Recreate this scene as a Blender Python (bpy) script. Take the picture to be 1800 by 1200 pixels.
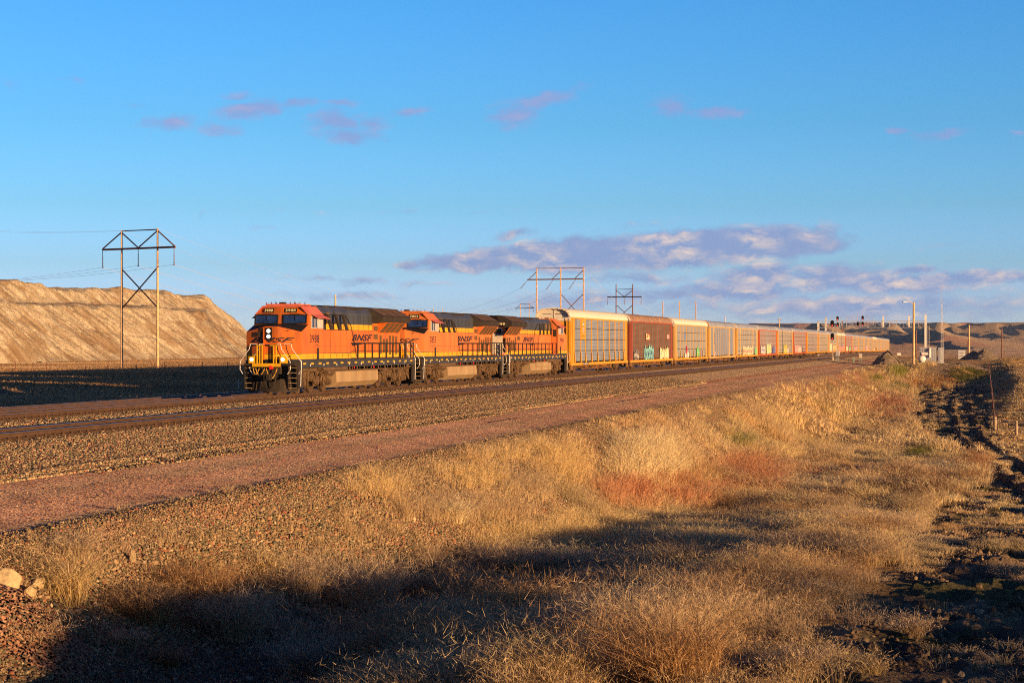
import bpy, math, random
import numpy as np
from mathutils import Vector, Matrix

# World axes: +Y runs along the tracks away from the viewer, +X is the viewer's side, z = 0 is the rail top.
SC = bpy.context.scene
COL = SC.collection
for _o in list(bpy.data.objects):
    bpy.data.objects.remove(_o)
rnd = random.Random(7)
R = math.radians

# ------------------------------------------------------------------ camera
HEAD = R(14.12)
CAM = (36.2, -91.3, 2.63)
F_PX = 3275.4
cd = bpy.data.cameras.new('camera')
cam = bpy.data.objects.new('camera', cd)
COL.objects.link(cam)
cd.sensor_width = 36.0
cd.lens = F_PX / 1800.0 * 36.0
cd.shift_y = (604.6 - 600.0) / 1800.0
cd.clip_start = 0.5
cd.clip_end = 30000.0
cam.location = CAM
cam.rotation_euler = (R(90), 0, HEAD)
SC.camera = cam
RV = (math.cos(HEAD), math.sin(HEAD))       # the viewer's right
FV = (-math.sin(HEAD), math.cos(HEAD))      # the viewer's forward

# ------------------------------------------------------------------ sun
SUN_AZ, SUN_EL = R(-28.0), R(3.9)
sun_dir = Vector((math.cos(SUN_AZ) * math.cos(SUN_EL), math.sin(SUN_AZ) * math.cos(SUN_EL), math.sin(SUN_EL)))
sd = bpy.data.lights.new('sun', 'SUN')
sun = bpy.data.objects.new('sun', sd)
COL.objects.link(sun)
sd.energy = 5.0
sd.angle = R(0.5)
sd.color = (1.0, 0.60, 0.27)
sun.rotation_euler = sun_dir.to_track_quat('Z', 'Y').to_euler()

# ------------------------------------------------------------------ exposure
SC.view_settings.view_transform = 'Standard'
SC.view_settings.look = 'None'
EXPO = 1.0
SC.view_settings.exposure = EXPO
SC.view_settings.gamma = 1.0
SC.cycles.use_denoising = False
SC.cycles.filter_width = 1.05
SC.cycles.max_bounces = 5
SC.cycles.diffuse_bounces = 3
SC.cycles.glossy_bounces = 2
SC.cycles.transmission_bounces = 3

# ------------------------------------------------------------------ world: Nishita sky, tinted by elevation, with clouds
W = bpy.data.worlds.new('World')
SC.world = W
W.use_nodes = True


class NT:
    """small node helper"""
    def __init__(s, nt):
        s.nt = nt
    def n(s, typ, **kw):
        x = s.nt.nodes.new(typ)
        for k, v in kw.items():
            setattr(x, k, v)
        return x
    def lk(s, a, b):
        s.nt.links.new(a, b)
    def put(s, sock, v):
        if v is None:
            return
        if isinstance(v, bpy.types.NodeSocket):
            s.lk(v, sock)
        else:
            sock.default_value = v
    def m(s, op, a=None, b=None, c=None, clamp=False):
        x = s.n('ShaderNodeMath', operation=op)
        x.use_clamp = clamp
        for i, v in enumerate((a, b, c)):
            s.put(x.inputs[i], v)
        return x.outputs[0]
    def mix(s, f, a, b, mode='MIX'):
        x = s.n('ShaderNodeMix', data_type='RGBA', blend_type=mode)
        s.put(x.inputs[0], f)
        for i, v in ((6, a), (7, b)):
            if isinstance(v, tuple):
                v = v if len(v) == 4 else v + (1.0,)
            s.put(x.inputs[i], v)
        return x.outputs[2]
    def ramp(s, f, stops, interp='LINEAR'):
        x = s.n('ShaderNodeValToRGB')
        cr = x.color_ramp
        cr.interpolation = interp
        while len(cr.elements) < len(stops):
            cr.elements.new(0.5)
        for e, (p, c) in zip(cr.elements, stops):
            e.position = p
            e.color = c if len(c) == 4 else tuple(c) + (1.0,)
        s.put(x.inputs[0], f)
        return x.outputs[0]
    def noise(s, vec, scale, detail=3.0, rough=0.55, dim='3D', dist=0.0):
        x = s.n('ShaderNodeTexNoise', noise_dimensions=dim)
        s.put(x.inputs['Vector'], vec)
        x.inputs['Scale'].default_value = scale
        x.inputs['Detail'].default_value = detail
        x.inputs['Roughness'].default_value = rough
        x.inputs['Distortion'].default_value = dist
        return x.outputs[0]
    def sstep(s, v, a, b):
        x = s.n('ShaderNodeMapRange', interpolation_type='SMOOTHSTEP')
        s.put(x.inputs[0], v)
        x.inputs[1].default_value = a
        x.inputs[2].default_value = b
        return x.outputs[0]
    def comb(s, a, b, c=0.0):
        x = s.n('ShaderNodeCombineXYZ')
        for i, v in enumerate((a, b, c)):
            s.put(x.inputs[i], v)
        return x.outputs[0]


def lin(*c):
    """sRGB 0-255 to linear"""
    return tuple((x / 255 / 12.92) if x / 255 <= 0.04045 else ((x / 255 + 0.055) / 1.055) ** 2.4 for x in c)


def build_world():
    k = NT(W.node_tree)
    tc = k.n('ShaderNodeTexCoord')
    sep = k.n('ShaderNodeSeparateXYZ')
    k.lk(tc.outputs['Generated'], sep.inputs[0])
    x, y, z = sep.outputs
    ar = k.m('ADD', k.m('MULTIPLY', x, RV[0]), k.m('MULTIPLY', y, RV[1]))
    af = k.m('ADD', k.m('MULTIPLY', x, FV[0]), k.m('MULTIPLY', y, FV[1]))
    az = k.m('ARCTAN2', ar, af)
    el = k.m('ARCSINE', z)
    sky = k.n('ShaderNodeTexSky', sky_type='NISHITA', sun_disc=False)
    sky.sun_elevation = SUN_EL
    sky.sun_rotation = math.atan2(sun_dir.x, sun_dir.y)
    # tint of the sky by height above the horizon (target colour / what the texture gives there)
    def t(rgb, nis):
        return tuple(a / b / 10.0 for a, b in zip(lin(*rgb), nis))
    f = k.m('MULTIPLY_ADD', el, 1 / R(90), 0.0, clamp=True)
    stops = [(0.0, t((184, 206, 222), (0.1124, 0.0672, 0.0143))),
             (0.012, t((176, 204, 226), (0.2157, 0.1376, 0.0299))),
             (0.026, t((158, 203, 231), (0.2747, 0.2136, 0.0689))),
             (0.047, t((134, 199, 236), (0.2703, 0.2591, 0.1268))),
             (0.075, t((106, 187, 240), (0.2290, 0.2596, 0.1781))),
             (0.117, t((84, 172, 244), (0.1813, 0.2325, 0.2038))),
             (0.25, t((44, 104, 200), (.13, .19, .20))),
             (0.60, t((16, 40, 110), (.07, .11, .14))),
             (1.0, t((8, 22, 70), (.05, .08, .11)))]
    tint = k.ramp(f, stops)
    skyc = k.mix(1.0, sky.outputs[0], tint, 'MULTIPLY')
    # the sky behind the viewer, towards the sun, stays duller and warmer than the anti-solar half
    side = k.sstep(k.m('ABSOLUTE', az), R(35), R(80))
    skyc = k.mix(side, skyc, k.mix(1.0, skyc, (.60, .52, .52), 'MULTIPLY'))

    # clouds laid out by direction (azimuth, elevation in radians)
    p = k.comb(az, el)
    w1 = k.n('ShaderNodeTexNoise', noise_dimensions='3D')
    k.lk(p, w1.inputs['Vector'])
    w1.inputs['Scale'].default_value = 55.0
    w1.inputs['Detail'].default_value = 5.0
    w1.inputs['Roughness'].default_value = 0.62
    vm = k.n('ShaderNodeVectorMath', operation='MULTIPLY_ADD')
    k.lk(w1.outputs['Color'], vm.inputs[0])
    vm.inputs[1].default_value = (0.024, 0.0095, 0)
    sub = k.n('ShaderNodeVectorMath', operation='SUBTRACT')
    k.lk(p, sub.inputs[0])
    sub.inputs[1].default_value = (0.012, 0.0048, 0)
    k.lk(sub.outputs[0], vm.inputs[2])
    pw = vm.outputs[0]
    CL = [  # x, y, half width, half height (in photo pixels), strength, tilt in degrees
        (300, 224, 52, 13, .8, 6), (386, 231, 34, 15, .6, 0), (452, 197, 66, 15, .95, 5), (520, 186, 40, 9, .8, 8),
        (415, 176, 22, 9, .5, 0), (592, 214, 44, 22, .8, 0), (612, 241, 52, 13, .85, -3), (665, 219, 30, 13, .8, 0),
        (716, 202, 44, 9, .7, 8), (596, 184, 34, 8, .55, 0), (912, 203, 42, 26, .8, 10), (950, 178, 70, 14, .8, 16),
        (1178, 190, 36, 20, .75, 8), (1262, 201, 58, 9, .85, 0), (1215, 200, 30, 7, .5, 0), (1582, 239, 20, 7, .8, 0),
        (1652, 248, 50, 9, .85, 5), (1790, 247, 16, 5, .7, 0), (125, 152, 30, 8, .45, 0), (24, 160, 18, 10, .3, 0), (240, 195, 20, 6, .3, 0),
        (717, 464, 26, 8, 1.1, 0), (860, 458, 120, 17, 1.6, 2), (1030, 447, 190, 27, 1.9, 2), (1210, 437, 200, 28, 1.9, 4),
        (1340, 430, 125, 26, 1.6, 3), (1430, 418, 46, 17, .9, 22), (900, 411, 38, 8, .85, 5), (348, 383, 14, 7, .45, 30),
        (1330, 488, 90, 24, 1.15, 4), (1300, 512, 130, 20, 1.1, 0), (1180, 515, 120, 16, .8, 6), (1470, 490, 130, 24, 1.0, -3),
        (1560, 500, 200, 20, 1.05, 0), (1720, 492, 120, 13, 1.1, 0), (1600, 478, 50, 9, .9, 4), (1500, 540, 320, 34, .78, 0),
        (1120, 490, 110, 11, .62, 0), (640, 496, 36, 9, .6, 0), (740, 500, 60, 8, .45, 0), (600, 520, 130, 9, .55, 0),
        (1000, 530, 120, 18, .75, 2), (1730, 540, 140, 22, .55, 0), (470, 400, 30, 5, .35, 0), (700, 372, 160, 4, .2, 0), (1660, 436, 40, 4, .35, 6),
        (560, 490, 50, 6, .4, 0), (1100, 400, 60, 5, .3, 5)]
    acc = None
    accy = None
    for cx, cy, rx, ry, st, tl in CL:
        mp = k.n('ShaderNodeMapping', vector_type='TEXTURE')
        k.lk(pw, mp.inputs[0])
        mp.inputs['Location'].default_value = (math.atan((cx - 900) / F_PX), math.atan((604.6 - cy) / F_PX), 0)
        mp.inputs['Rotation'].default_value = (0, 0, R(tl))
        mp.inputs['Scale'].default_value = (rx * 1.45 / F_PX, ry * 1.45 / F_PX, 1)
        ln = k.n('ShaderNodeVectorMath', operation='LENGTH')
        k.lk(mp.outputs[0], ln.inputs[0])
        v = k.m('MULTIPLY', k.m('SUBTRACT', 1.0, ln.outputs['Value']), st)
        acc = v if acc is None else k.m('SMOOTH_MAX', acc, v, 0.12)
    st1 = k.n('ShaderNodeMapping')
    k.lk(pw, st1.inputs[0])
    st1.inputs['Scale'].default_value = (1.0, 2.6, 1)
    st1.inputs['Rotation'].default_value = (0, 0, R(-10))
    def dens(off):
        ad = k.n('ShaderNodeVectorMath', operation='ADD')
        k.lk(st1.outputs[0], ad.inputs[0])
        ad.inputs[1].default_value = off
        return k.noise(ad.outputs[0], 62.0, 7.0, 0.6)
    n0 = dens((0, 0, 0))
    n1 = dens((0.003, 0.009, 0))
    d = k.m('ADD', acc, k.m('MULTIPLY', k.m('SUBTRACT', n0, 0.5), 1.25))
    cov = k.m('MULTIPLY', k.sstep(d, 0.02, 0.75), k.m('MULTIPLY_ADD', k.sstep(el, R(5.5), R(3.5)), 0.1, 0.86))
    lit = k.m('ADD', k.m('MULTIPLY', k.m('SUBTRACT', n0, n1), 3.0), 0.30, clamp=True)
    big = k.noise(p, 26.0, 3.0)
    lit = k.m('MULTIPLY', lit, k.sstep(big, 0.36, 0.62))
    lowness = k.sstep(el, R(7.0), R(2.6))
    litc = k.mix(lowness, lin(172, 172, 214), lin(232, 212, 204))
    shc = k.mix(lowness, lin(140, 166, 220), lin(140, 162, 206))
    cc = k.mix(lit, shc, litc)
    out = k.mix(cov, skyc, cc)
    # nothing brighter than dull earth below the horizon
    below = k.sstep(el, 0.0, -0.02)
    out = k.mix(below, out, (0.03, 0.03, 0.035))
    bg = W.node_tree.nodes['Background']
    bg.inputs[1].default_value = 0.1
    g = 10.0 * 2 ** -EXPO
    out = k.mix(1.0, out, (g, g, g), 'MULTIPLY')
    # skyc carries a factor 1/10 from the tint and 1/10 from this strength
    k.lk(out, bg.inputs[0])


build_world()

# ------------------------------------------------------------------ noise for the terrain
def _hash(ix, iy, seed):
    h = (ix.astype(np.int64) * 374761393 + iy.astype(np.int64) * 668265263 + seed * 1274126177) & 0xFFFFFFFF
    h = ((h ^ (h >> 13)) * 1274126177) & 0xFFFFFFFF
    return ((h ^ (h >> 16)) & 0xFFFF) / 65535.0


def vnoise(x, y, seed=0):
    ix, iy = np.floor(x), np.floor(y)
    fx, fy = x - ix, y - iy
    fx = fx * fx * (3 - 2 * fx)
    fy = fy * fy * (3 - 2 * fy)
    a, b = _hash(ix, iy, seed), _hash(ix + 1, iy, seed)
    c, d = _hash(ix, iy + 1, seed), _hash(ix + 1, iy + 1, seed)
    return (a + (b - a) * fx) * (1 - fy) + (c + (d - c) * fx) * fy - 0.5


def fbm(x, y, seed=0, octs=4, gain=0.5):
    s, a = 0.0, 1.0
    for i in range(octs):
        s = s + a * vnoise(x, y, seed + i * 17)
        x, y, a = x * 2.03 + 7.1, y * 2.03 + 3.7, a * gain
    return s


def ss(a, b, v):
    t = np.clip((v - a) / (b - a), 0, 1)
    return t * t * (3 - 2 * t)
# ------------------------------------------------------------------ terrain
FLOOR_Y = [-140, -60, -45, -20, 10, 80, 130, 180, 215, 260, 320]
FLOOR_Z = [-2.9, -3.2, -3.9, -4.6, -5.0, -5.3, -5.0, -4.3, -3.4, -2.2, -1.3]


def ground_z(X, Y, fine=True):
    X = np.asarray(X, float)
    Y = np.asarray(Y, float)
    base = np.interp(X, [-400, -60, -20, -12.6, -9.6, -5.2, -4.6, -2.4, 2.4, 3.7, 5.0, 9.0, 12.9, 14.0, 17.2, 18.6],
                     [-.9, -1.05, -1.35, -1.3, -.56, -.54, -.5, -.26, -.26, -.34, -.26, -.26, -.76, -.78, -1.0, -1.0])
    shoulder = 18.6 + 0.5 * vnoise(Y * 0.11, Y * 0 + 1.5, 5) + ss(120, 230, Y) * 4.5
    zf = np.interp(Y, FLOOR_Y, FLOOR_Z)
    zf = zf + np.clip((X - 24.5) * .13, 0, .85) * ss(-12, -34, Y) + 0.3 * ss(-50, -66, Y) * ss(24.5, 30.0, X)
    slope = -1.0 - (X - shoulder) / 1.5
    dep = np.maximum(slope, zf)
    blend = 0.35                                     # rounded shoulder and toe
    dep = zf + np.log1p(np.exp(np.clip((slope - zf) / blend, -40, 40))) * blend
    dep = -1.0 - np.log1p(np.exp(np.clip((-1.0 - dep) / .12, -40, 40))) * .12
    # pad with the equipment
    pad = ss(222 - 0.0 * X, 229, Y) * ss(36.5, 34.0, X) * ss(420, 330, Y)
    padh = -1.0 - np.clip((229.0 - Y), 0, 99) / 2.3
    padh = np.maximum(padh, -1.0 - np.clip(X - 32.5, 0, 99) / 2.3 - np.clip(229.0 - Y, 0, 99) / 2.3)
    padm = np.where((Y > 215) & (Y < 345), -1.0 - np.clip(229.0 - Y, 0, 99) / 2.3 - np.clip(X - 32.5, 0, 99) / 2.0, -99)
    dep = np.maximum(dep, padm)
    # field to the right of the fence
    zr = np.interp(Y, [-140, 30, 80, 150, 220, 300, 600], [-4.6, -5.0, -5.35, -4.2, -2.2, -1.1, -1.2])
    rgt = zr + 0.25 * fbm(X / 14, Y / 22, 11, 3)
    rgt = np.where(Y < 40, np.maximum(rgt, zf), rgt)
    k = ss(35.0, 38.5, X + 0.7 * vnoise(Y / 9, Y * 0, 8) - ss(60, 200, Y) * 4.0)
    dep = dep * (1 - k) + np.maximum(dep, rgt) * k
    z = np.where(X > shoulder - 1.2, dep, base)
    z = np.where(X <= shoulder - 1.2, np.minimum(base, 0), z)
    # bank running with the fence on the far right (in shade in the photo)
    # small bumps
    if fine:
        rough = ss(18.6, 22.5, X)
        z = z + rough * (0.24 * fbm(X / 2.6, Y / 2.2, 21, 3) + 0.05 * fbm(X / .6, Y / .6, 23, 2))
        xm = mud_x(Y)
        mud = ss(xm - .6, xm + .6, X) * ss(38.0, 37.0, X - np.maximum(0, 34 - Y) * .22) * ss(215, 190, Y)
        z = z + mud * (0.24 * np.abs(fbm(X / 1.3, Y / 2.2, 31, 3)) + 0.13 * fbm(X / .38, Y / .45, 33, 4) - 0.07)
        # churned wheel ruts
        rut = np.sin((X * 0.55 + np.sin(Y / 17) * 2.2) * 5.0)
        z = z + mud * ss(40, 80, Y) * 0.16 * rut * ss(-.3, .2, fbm(X / 6, Y / 14, 35, 2) + .1)
        rc = np.interp(Y, [-80, -20, 0, 23, 45, 60, 90, 140, 200], [39.5, 39.6, 39.3, 38.0, 36.6, 35.7, 34.6, 33.4, 33.0]) + .4 * vnoise(Y / 11, Y * 0, 37)
        rut2 = sum(np.exp(-((X - rc - o_) / .26) ** 2) - .5 * np.exp(-((X - rc - o_ - .5) / .3) ** 2) for o_ in (-.9, .9))
        z = z - ss(33, 35, X + (Y > 60) * 3) * ss(190, 150, Y) * 0.26 * rut2
        # wheel tracks and berms on the gravel road
        rd = ss(12.6, 13.4, X) * ss(19.0, 18.3, X) * ss(300, 250, Y)
        def groove(c, w):
            return np.exp(-((X - c - 0.35 * vnoise(Y / 23, Y * 0 + c, 41)) / w) ** 2)
        z = z - rd * (0.014 * groove(14.6, .45) + 0.016 * groove(16.5, .5)) + rd * (0.012 * groove(13.6, .35) + 0.05 * groove(15.2, .2) * ss(.1, .3, vnoise(Y / 9, Y * 0, 44)))
        z = z + ss(11.6, 12.2, X) * ss(13.4, 13.0, X) * 0.05 * groove(12.7, .22)
        z = z + 0.008 * fbm(X / .5, Y / .8, 43, 2) * ss(12.6, 13.4, X)
        # far left field
        z = z + ss(-14, -22, X) * (0.12 * fbm(X / 9, Y / 20, 51, 3) + 0.45 * np.exp(-((X + 33.0 + 0.12 * (Y + 5)) / 1.4) ** 2) * ss(70, 30, Y))
    # viewpoint knoll behind and below the camera, and the added shadow caster behind it (both out of view)
    dc = np.hypot(X - CAM[0], Y - CAM[1])
    kn = 0.95 - 4.4 * ss(3.5, 13.5, dc)
    z = np.where(dc < 13.5, np.maximum(z, kn), z)
    # hills
    dx, dy = X - CAM[0], Y - CAM[1]
    cr, cf = dx * RV[0] + dy * RV[1], dx * FV[0] + dy * FV[1]
    az = np.degrees(np.arctan2(cr, np.maximum(cf, 1)))
    d = np.hypot(dx, dy)
    far = ss(420, 900, d) * (cf > 0)
    z = z * (1 - far) + (-2.2 - 3.0 * ss(700, 2200, d)) * far
    hm = ss(620, 1500, d) * ss(5.2, 8.6, az + 0.8 * fbm(d / 300, az * 0, 77, 2)) * (cf > 0)
    rg = 1 - np.abs(fbm(cr / 300, cf / 560, 61, 5, .5)) * 3.0
    rg2 = fbm(cr / 120, cf / 210, 67, 4, .52)
    amp = np.interp(d, [600, 1000, 1500, 2200, 3000, 4000, 5200], [0, 5, 11, 22, 34, 46, 52])
    hh = np.clip(rg, 0, 1) ** 1.5 * amp * (0.85 + 1.1 * rg2) + rg2 * amp * 0.45
    cap = 2.63 + d * (34.8 / F_PX)
    mesa = ss(3300, 4000, d)
    hh = hh * (1 - mesa) + (66 + 40 * fbm(cr / 420, cf / 420, 71, 4)) * mesa
    z = z + hm * hh
    z = np.where(hm > 0, np.minimum(z, cap + 0.15 * np.abs(fbm(cr / 90, cf / 300, 73, 3)) * (d / 100)), z)
    z = np.where(d > 4300, np.minimum(z, 2.63 + 4300 * (34.5 / F_PX)), z)
    return z


def mud_x(Y):
    return np.interp(Y, [-140, -63, -42, -18, 0, 12, 30, 50, 69, 108, 150, 180, 210, 260], [33.6, 34.2, 34.3, 34.2, 34.3, 35.2, 36.0, 34.8, 32.8, 29.0, 28.0, 27.4, 28.5, 29])


def gp(px, py):
    """photo pixel -> point on the terrain"""
    a, b = (px - 900) / F_PX, (604.6 - py) / F_PX
    ds = np.exp(np.linspace(math.log(14), math.log(6000), 6000))
    xs = CAM[0] + ds * (a * RV[0] + FV[0])
    ys = CAM[1] + ds * (a * RV[1] + FV[1])
    zs = CAM[2] + b * ds
    g = ground_z(xs, ys, False)
    i = np.argmax(zs <= g)
    return float(xs[i]), float(ys[i]), float(g[i])


def gz(x, y):
    return float(ground_z(np.array([x]), np.array([y]))[0])


def np_mesh(name, V, faces_flat, loop_starts, loop_totals, mat, attrs=None, smooth=False):
    me = bpy.data.meshes.new(name)
    me.vertices.add(len(V))
    me.vertices.foreach_set('co', np.ascontiguousarray(V, np.float32).ravel())
    me.loops.add(len(faces_flat))
    me.loops.foreach_set('vertex_index', np.ascontiguousarray(faces_flat, np.int32))
    me.polygons.add(len(loop_starts))
    me.polygons.foreach_set('loop_start', np.ascontiguousarray(loop_starts, np.int32))
    me.polygons.foreach_set('loop_total', np.ascontiguousarray(loop_totals, np.int32))
    if smooth:
        me.polygons.foreach_set('use_smooth', np.ones(len(loop_starts), bool))
    for nm, (typ, dat) in (attrs or {}).items():
        at = me.attributes.new(nm, typ, 'POINT')
        at.data.foreach_set('color' if 'COLOR' in typ else 'value', np.ascontiguousarray(dat, np.float32).ravel())
    me.update(calc_edges=True)
    me.validate()
    if mat:
        me.materials.append(mat)
    o = bpy.data.objects.new(name, me)
    COL.objects.link(o)
    return o


def grid_mesh(name, V, nr, nc, mat, attrs=None, wrap=False, smooth=True):
    i = np.arange(nr - 1)[:, None]
    j = np.arange(nc if wrap else nc - 1)[None, :]
    j2 = (j + 1) % nc
    q = np.stack([i * nc + j, i * nc + j2, (i + 1) * nc + j2, (i + 1) * nc + j], -1).reshape(-1)
    n = len(q) // 4
    return np_mesh(name, V, q, np.arange(n) * 4, np.full(n, 4), mat, attrs, smooth)


def tag(o, label=None, cat=None, group=None, kind=None):
    if label: o['label'] = label
    if cat: o['category'] = cat
    if group: o['group'] = group
    if kind: o['kind'] = kind
    return o


# --- zone colours of the ground
def zones(X, Y):
    """albedo per vertex, amount of coarse gravel, and roughness of the relief"""
    n1 = fbm(X / 5, Y / 5, 101, 4)[..., None]
    n2 = fbm(X / 1.2, Y / 1.2, 103, 3)[..., None]
    straw = np.array([.30, .19, .085]) * (1 + .5 * n1 + .3 * n2)
    ball = np.array([.42, .30, .19]) * (1 + .10 * n2)
    road = np.array([.42, .245, .165]) * (1 + .30 * n1 + .15 * n2)
    redd = np.array([.33, .12, .075]) * (1 + .4 * n2)
    soil = np.array([.17, .105, .06]) * (1 + .5 * n2)
    mudc = np.array([.14, .10, .062]) * (1 + .7 * n2)
    green = np.array([.055, .07, .02]) * (1 + .4 * n2)
    tan = np.array([.36, .235, .115]) * (1 + .3 * n1)
    c = np.broadcast_to(straw, X.shape + (3,)).copy()
    g = np.zeros(X.shape)
    def put(m, col, gv=None):
        nonlocal c, g
        m = np.clip(m, 0, 1)
        c = c * (1 - m[..., None]) + col * m[..., None]
        if gv is not None:
            g = g * (1 - m) + gv * m
    w = 0.5 * fbm(X / 3, Y / 9, 111, 3)
    near = ss(420, 300, Y)
    put(ss(-14, -12.8, X) * ss(13.3, 12.3, X + w), ball, 1.0)
    w2 = w + .7 * fbm(X / 1.1, Y / 2.2, 115, 3)
    put(ss(12.1, 13.0, X + w2) * ss(20.0, 18.5, X + w2) * near, road, .04)
    put(ss(.05, .25, fbm(X / .8, Y / 14, 113, 3)) * ss(12.3, 13, X) * ss(19, 18, X) * .6, ball * .9, .9)
    put(np.exp(-((X - 12.75 - w * .4) / .28) ** 2) * .75, redd, .4)
    for xc in (14.4, 16.3):
        put(np.exp(-((X - xc - .5 * vnoise(Y / 23, Y * 0 + xc, 41)) / .33) ** 2) * .45 * near, road * 1.25, 0)
    put(np.exp(-((X - 15.35 - .5 * vnoise(Y / 20, Y * 0, 45)) / .3) ** 2) * ss(-.1, .2, n1[..., 0]) * .6 * near, ball * .9, .8)
    put(ss(17.0, 18.2, X + 3 * w) * ss(19.5, 18.8, X) * .5 * near, ball * .85, .8)
    # gravel shoulder slope with bare patches
    gsl = ss(17.9, 18.8, X + w) * ss(25.5, 20.5, X + 2 * w) * ss(95, -25, Y - 26 * n1[..., 0])
    put(gsl, ball * .72, 1.0)
    put(ss(18.4, 19.0, X + w) * ss(24, 20, X) * ss(-.02, .2, fbm(X / 2, Y / 7, 117, 3)) * .6, redd * .8 + ball * .3, .9)
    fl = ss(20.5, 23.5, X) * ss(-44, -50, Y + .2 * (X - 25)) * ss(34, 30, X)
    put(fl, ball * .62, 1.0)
    # gravel pad
    put(ss(214, 222, Y) * ss(33, 30, X + w * 2) * ss(19, 20, X) * ss(330, 300, Y), ball * .62, .8)
    xm = mud_x(Y)
    mud = ss(xm - .7, xm + .7, X + w * 1.2) * ss(37.9, 36.9, X - np.maximum(0, 34 - Y) * .22 + w) * ss(222, 205, Y)
    put(mud, mudc, .25)
    put(mud * ss(.02, .22, fbm(X / 1.1, Y / 2.6, 121, 4)) * .75, np.array([.32, .22, .125]), .1)
    put(mud * ss(.0, .25, fbm(X / 1.7, Y / 4, 123, 3)) * ss(130, 100, Y) * .7, green, 0)
    rc = np.interp(Y, [-80, -20, 0, 23, 45, 60, 90, 140, 200], [39.5, 39.6, 39.3, 38.0, 36.6, 35.7, 34.6, 33.4, 33.0])
    for o_ in (-.9, .9):
        put(np.exp(-((X - rc - o_) / .4) ** 2) * .7 * ss(-30, 0, Y) * ss(190, 150, Y), np.array([.24, .165, .10]), .1)
    # fields right and left
    rf = ss(37.4, 38.6, X) * near
    put(rf * (.5 + ss(-.1, .2, fbm(X / 30, Y / 5, 125, 4)) * .5), tan, 0)
    put(rf * ss(.1, .35, fbm(X / 22, Y / 3, 127, 4)) * .6, soil, 0)
    lf = ss(-13, -15, X)
    put(lf, np.array([.33, .21, .11]) * (1 + .3 * n1 + .25 * n2), 0)
    # far country
    d = np.hypot(X - CAM[0], Y - CAM[1])
    fa = ss(330, 700, d) * (X > -60)
    put(fa, np.array([.42, .28, .16]) * (1 + .35 * fbm(X / 40, Y / 40, 131, 4)[..., None]), 0)
    hl = ss(700, 1300, d)
    rock = np.array([.48, .26, .18])
    hc = np.array([.42, .30, .19]) * (1 + .5 * fbm(X / 130, Y / 130, 133, 4)[..., None])
    put(hl, hc, 0)
    put(hl * ss(.0, .3, fbm(X / 260, Y / 260, 135, 4)) * .7, rock, 0)
    put(ss(3300, 3700, d) * .8, np.array([.55, .28, .21]), 0)
    lat = 4.5 + 0 * X
    def pl(m, v):
        nonlocal lat
        lat = lat * (1 - np.clip(m, 0, 1)) + v * np.clip(m, 0, 1)
    pl(ss(-14, -12.8, X) * ss(13.3, 12.3, X), 6.5)
    pl(ss(12.2, 12.9, X + w) * ss(19.8, 18.4, X + w) * near, 6.5)
    pl(mud, 3.0)
    pl(rf, 6.0)
    pl(lf * ss(600, 420, d), 6.0)
    LATS[0] = lat
    return np.clip(c, 0.01, .9), g


LATS = [None]


def new_mat(name):
    m = bpy.data.materials.new(name)
    m.use_nodes = True
    m.cycles.use_bump_map_correction = False
    return m, NT(m.node_tree), m.node_tree.nodes['Principled BSDF']


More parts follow.
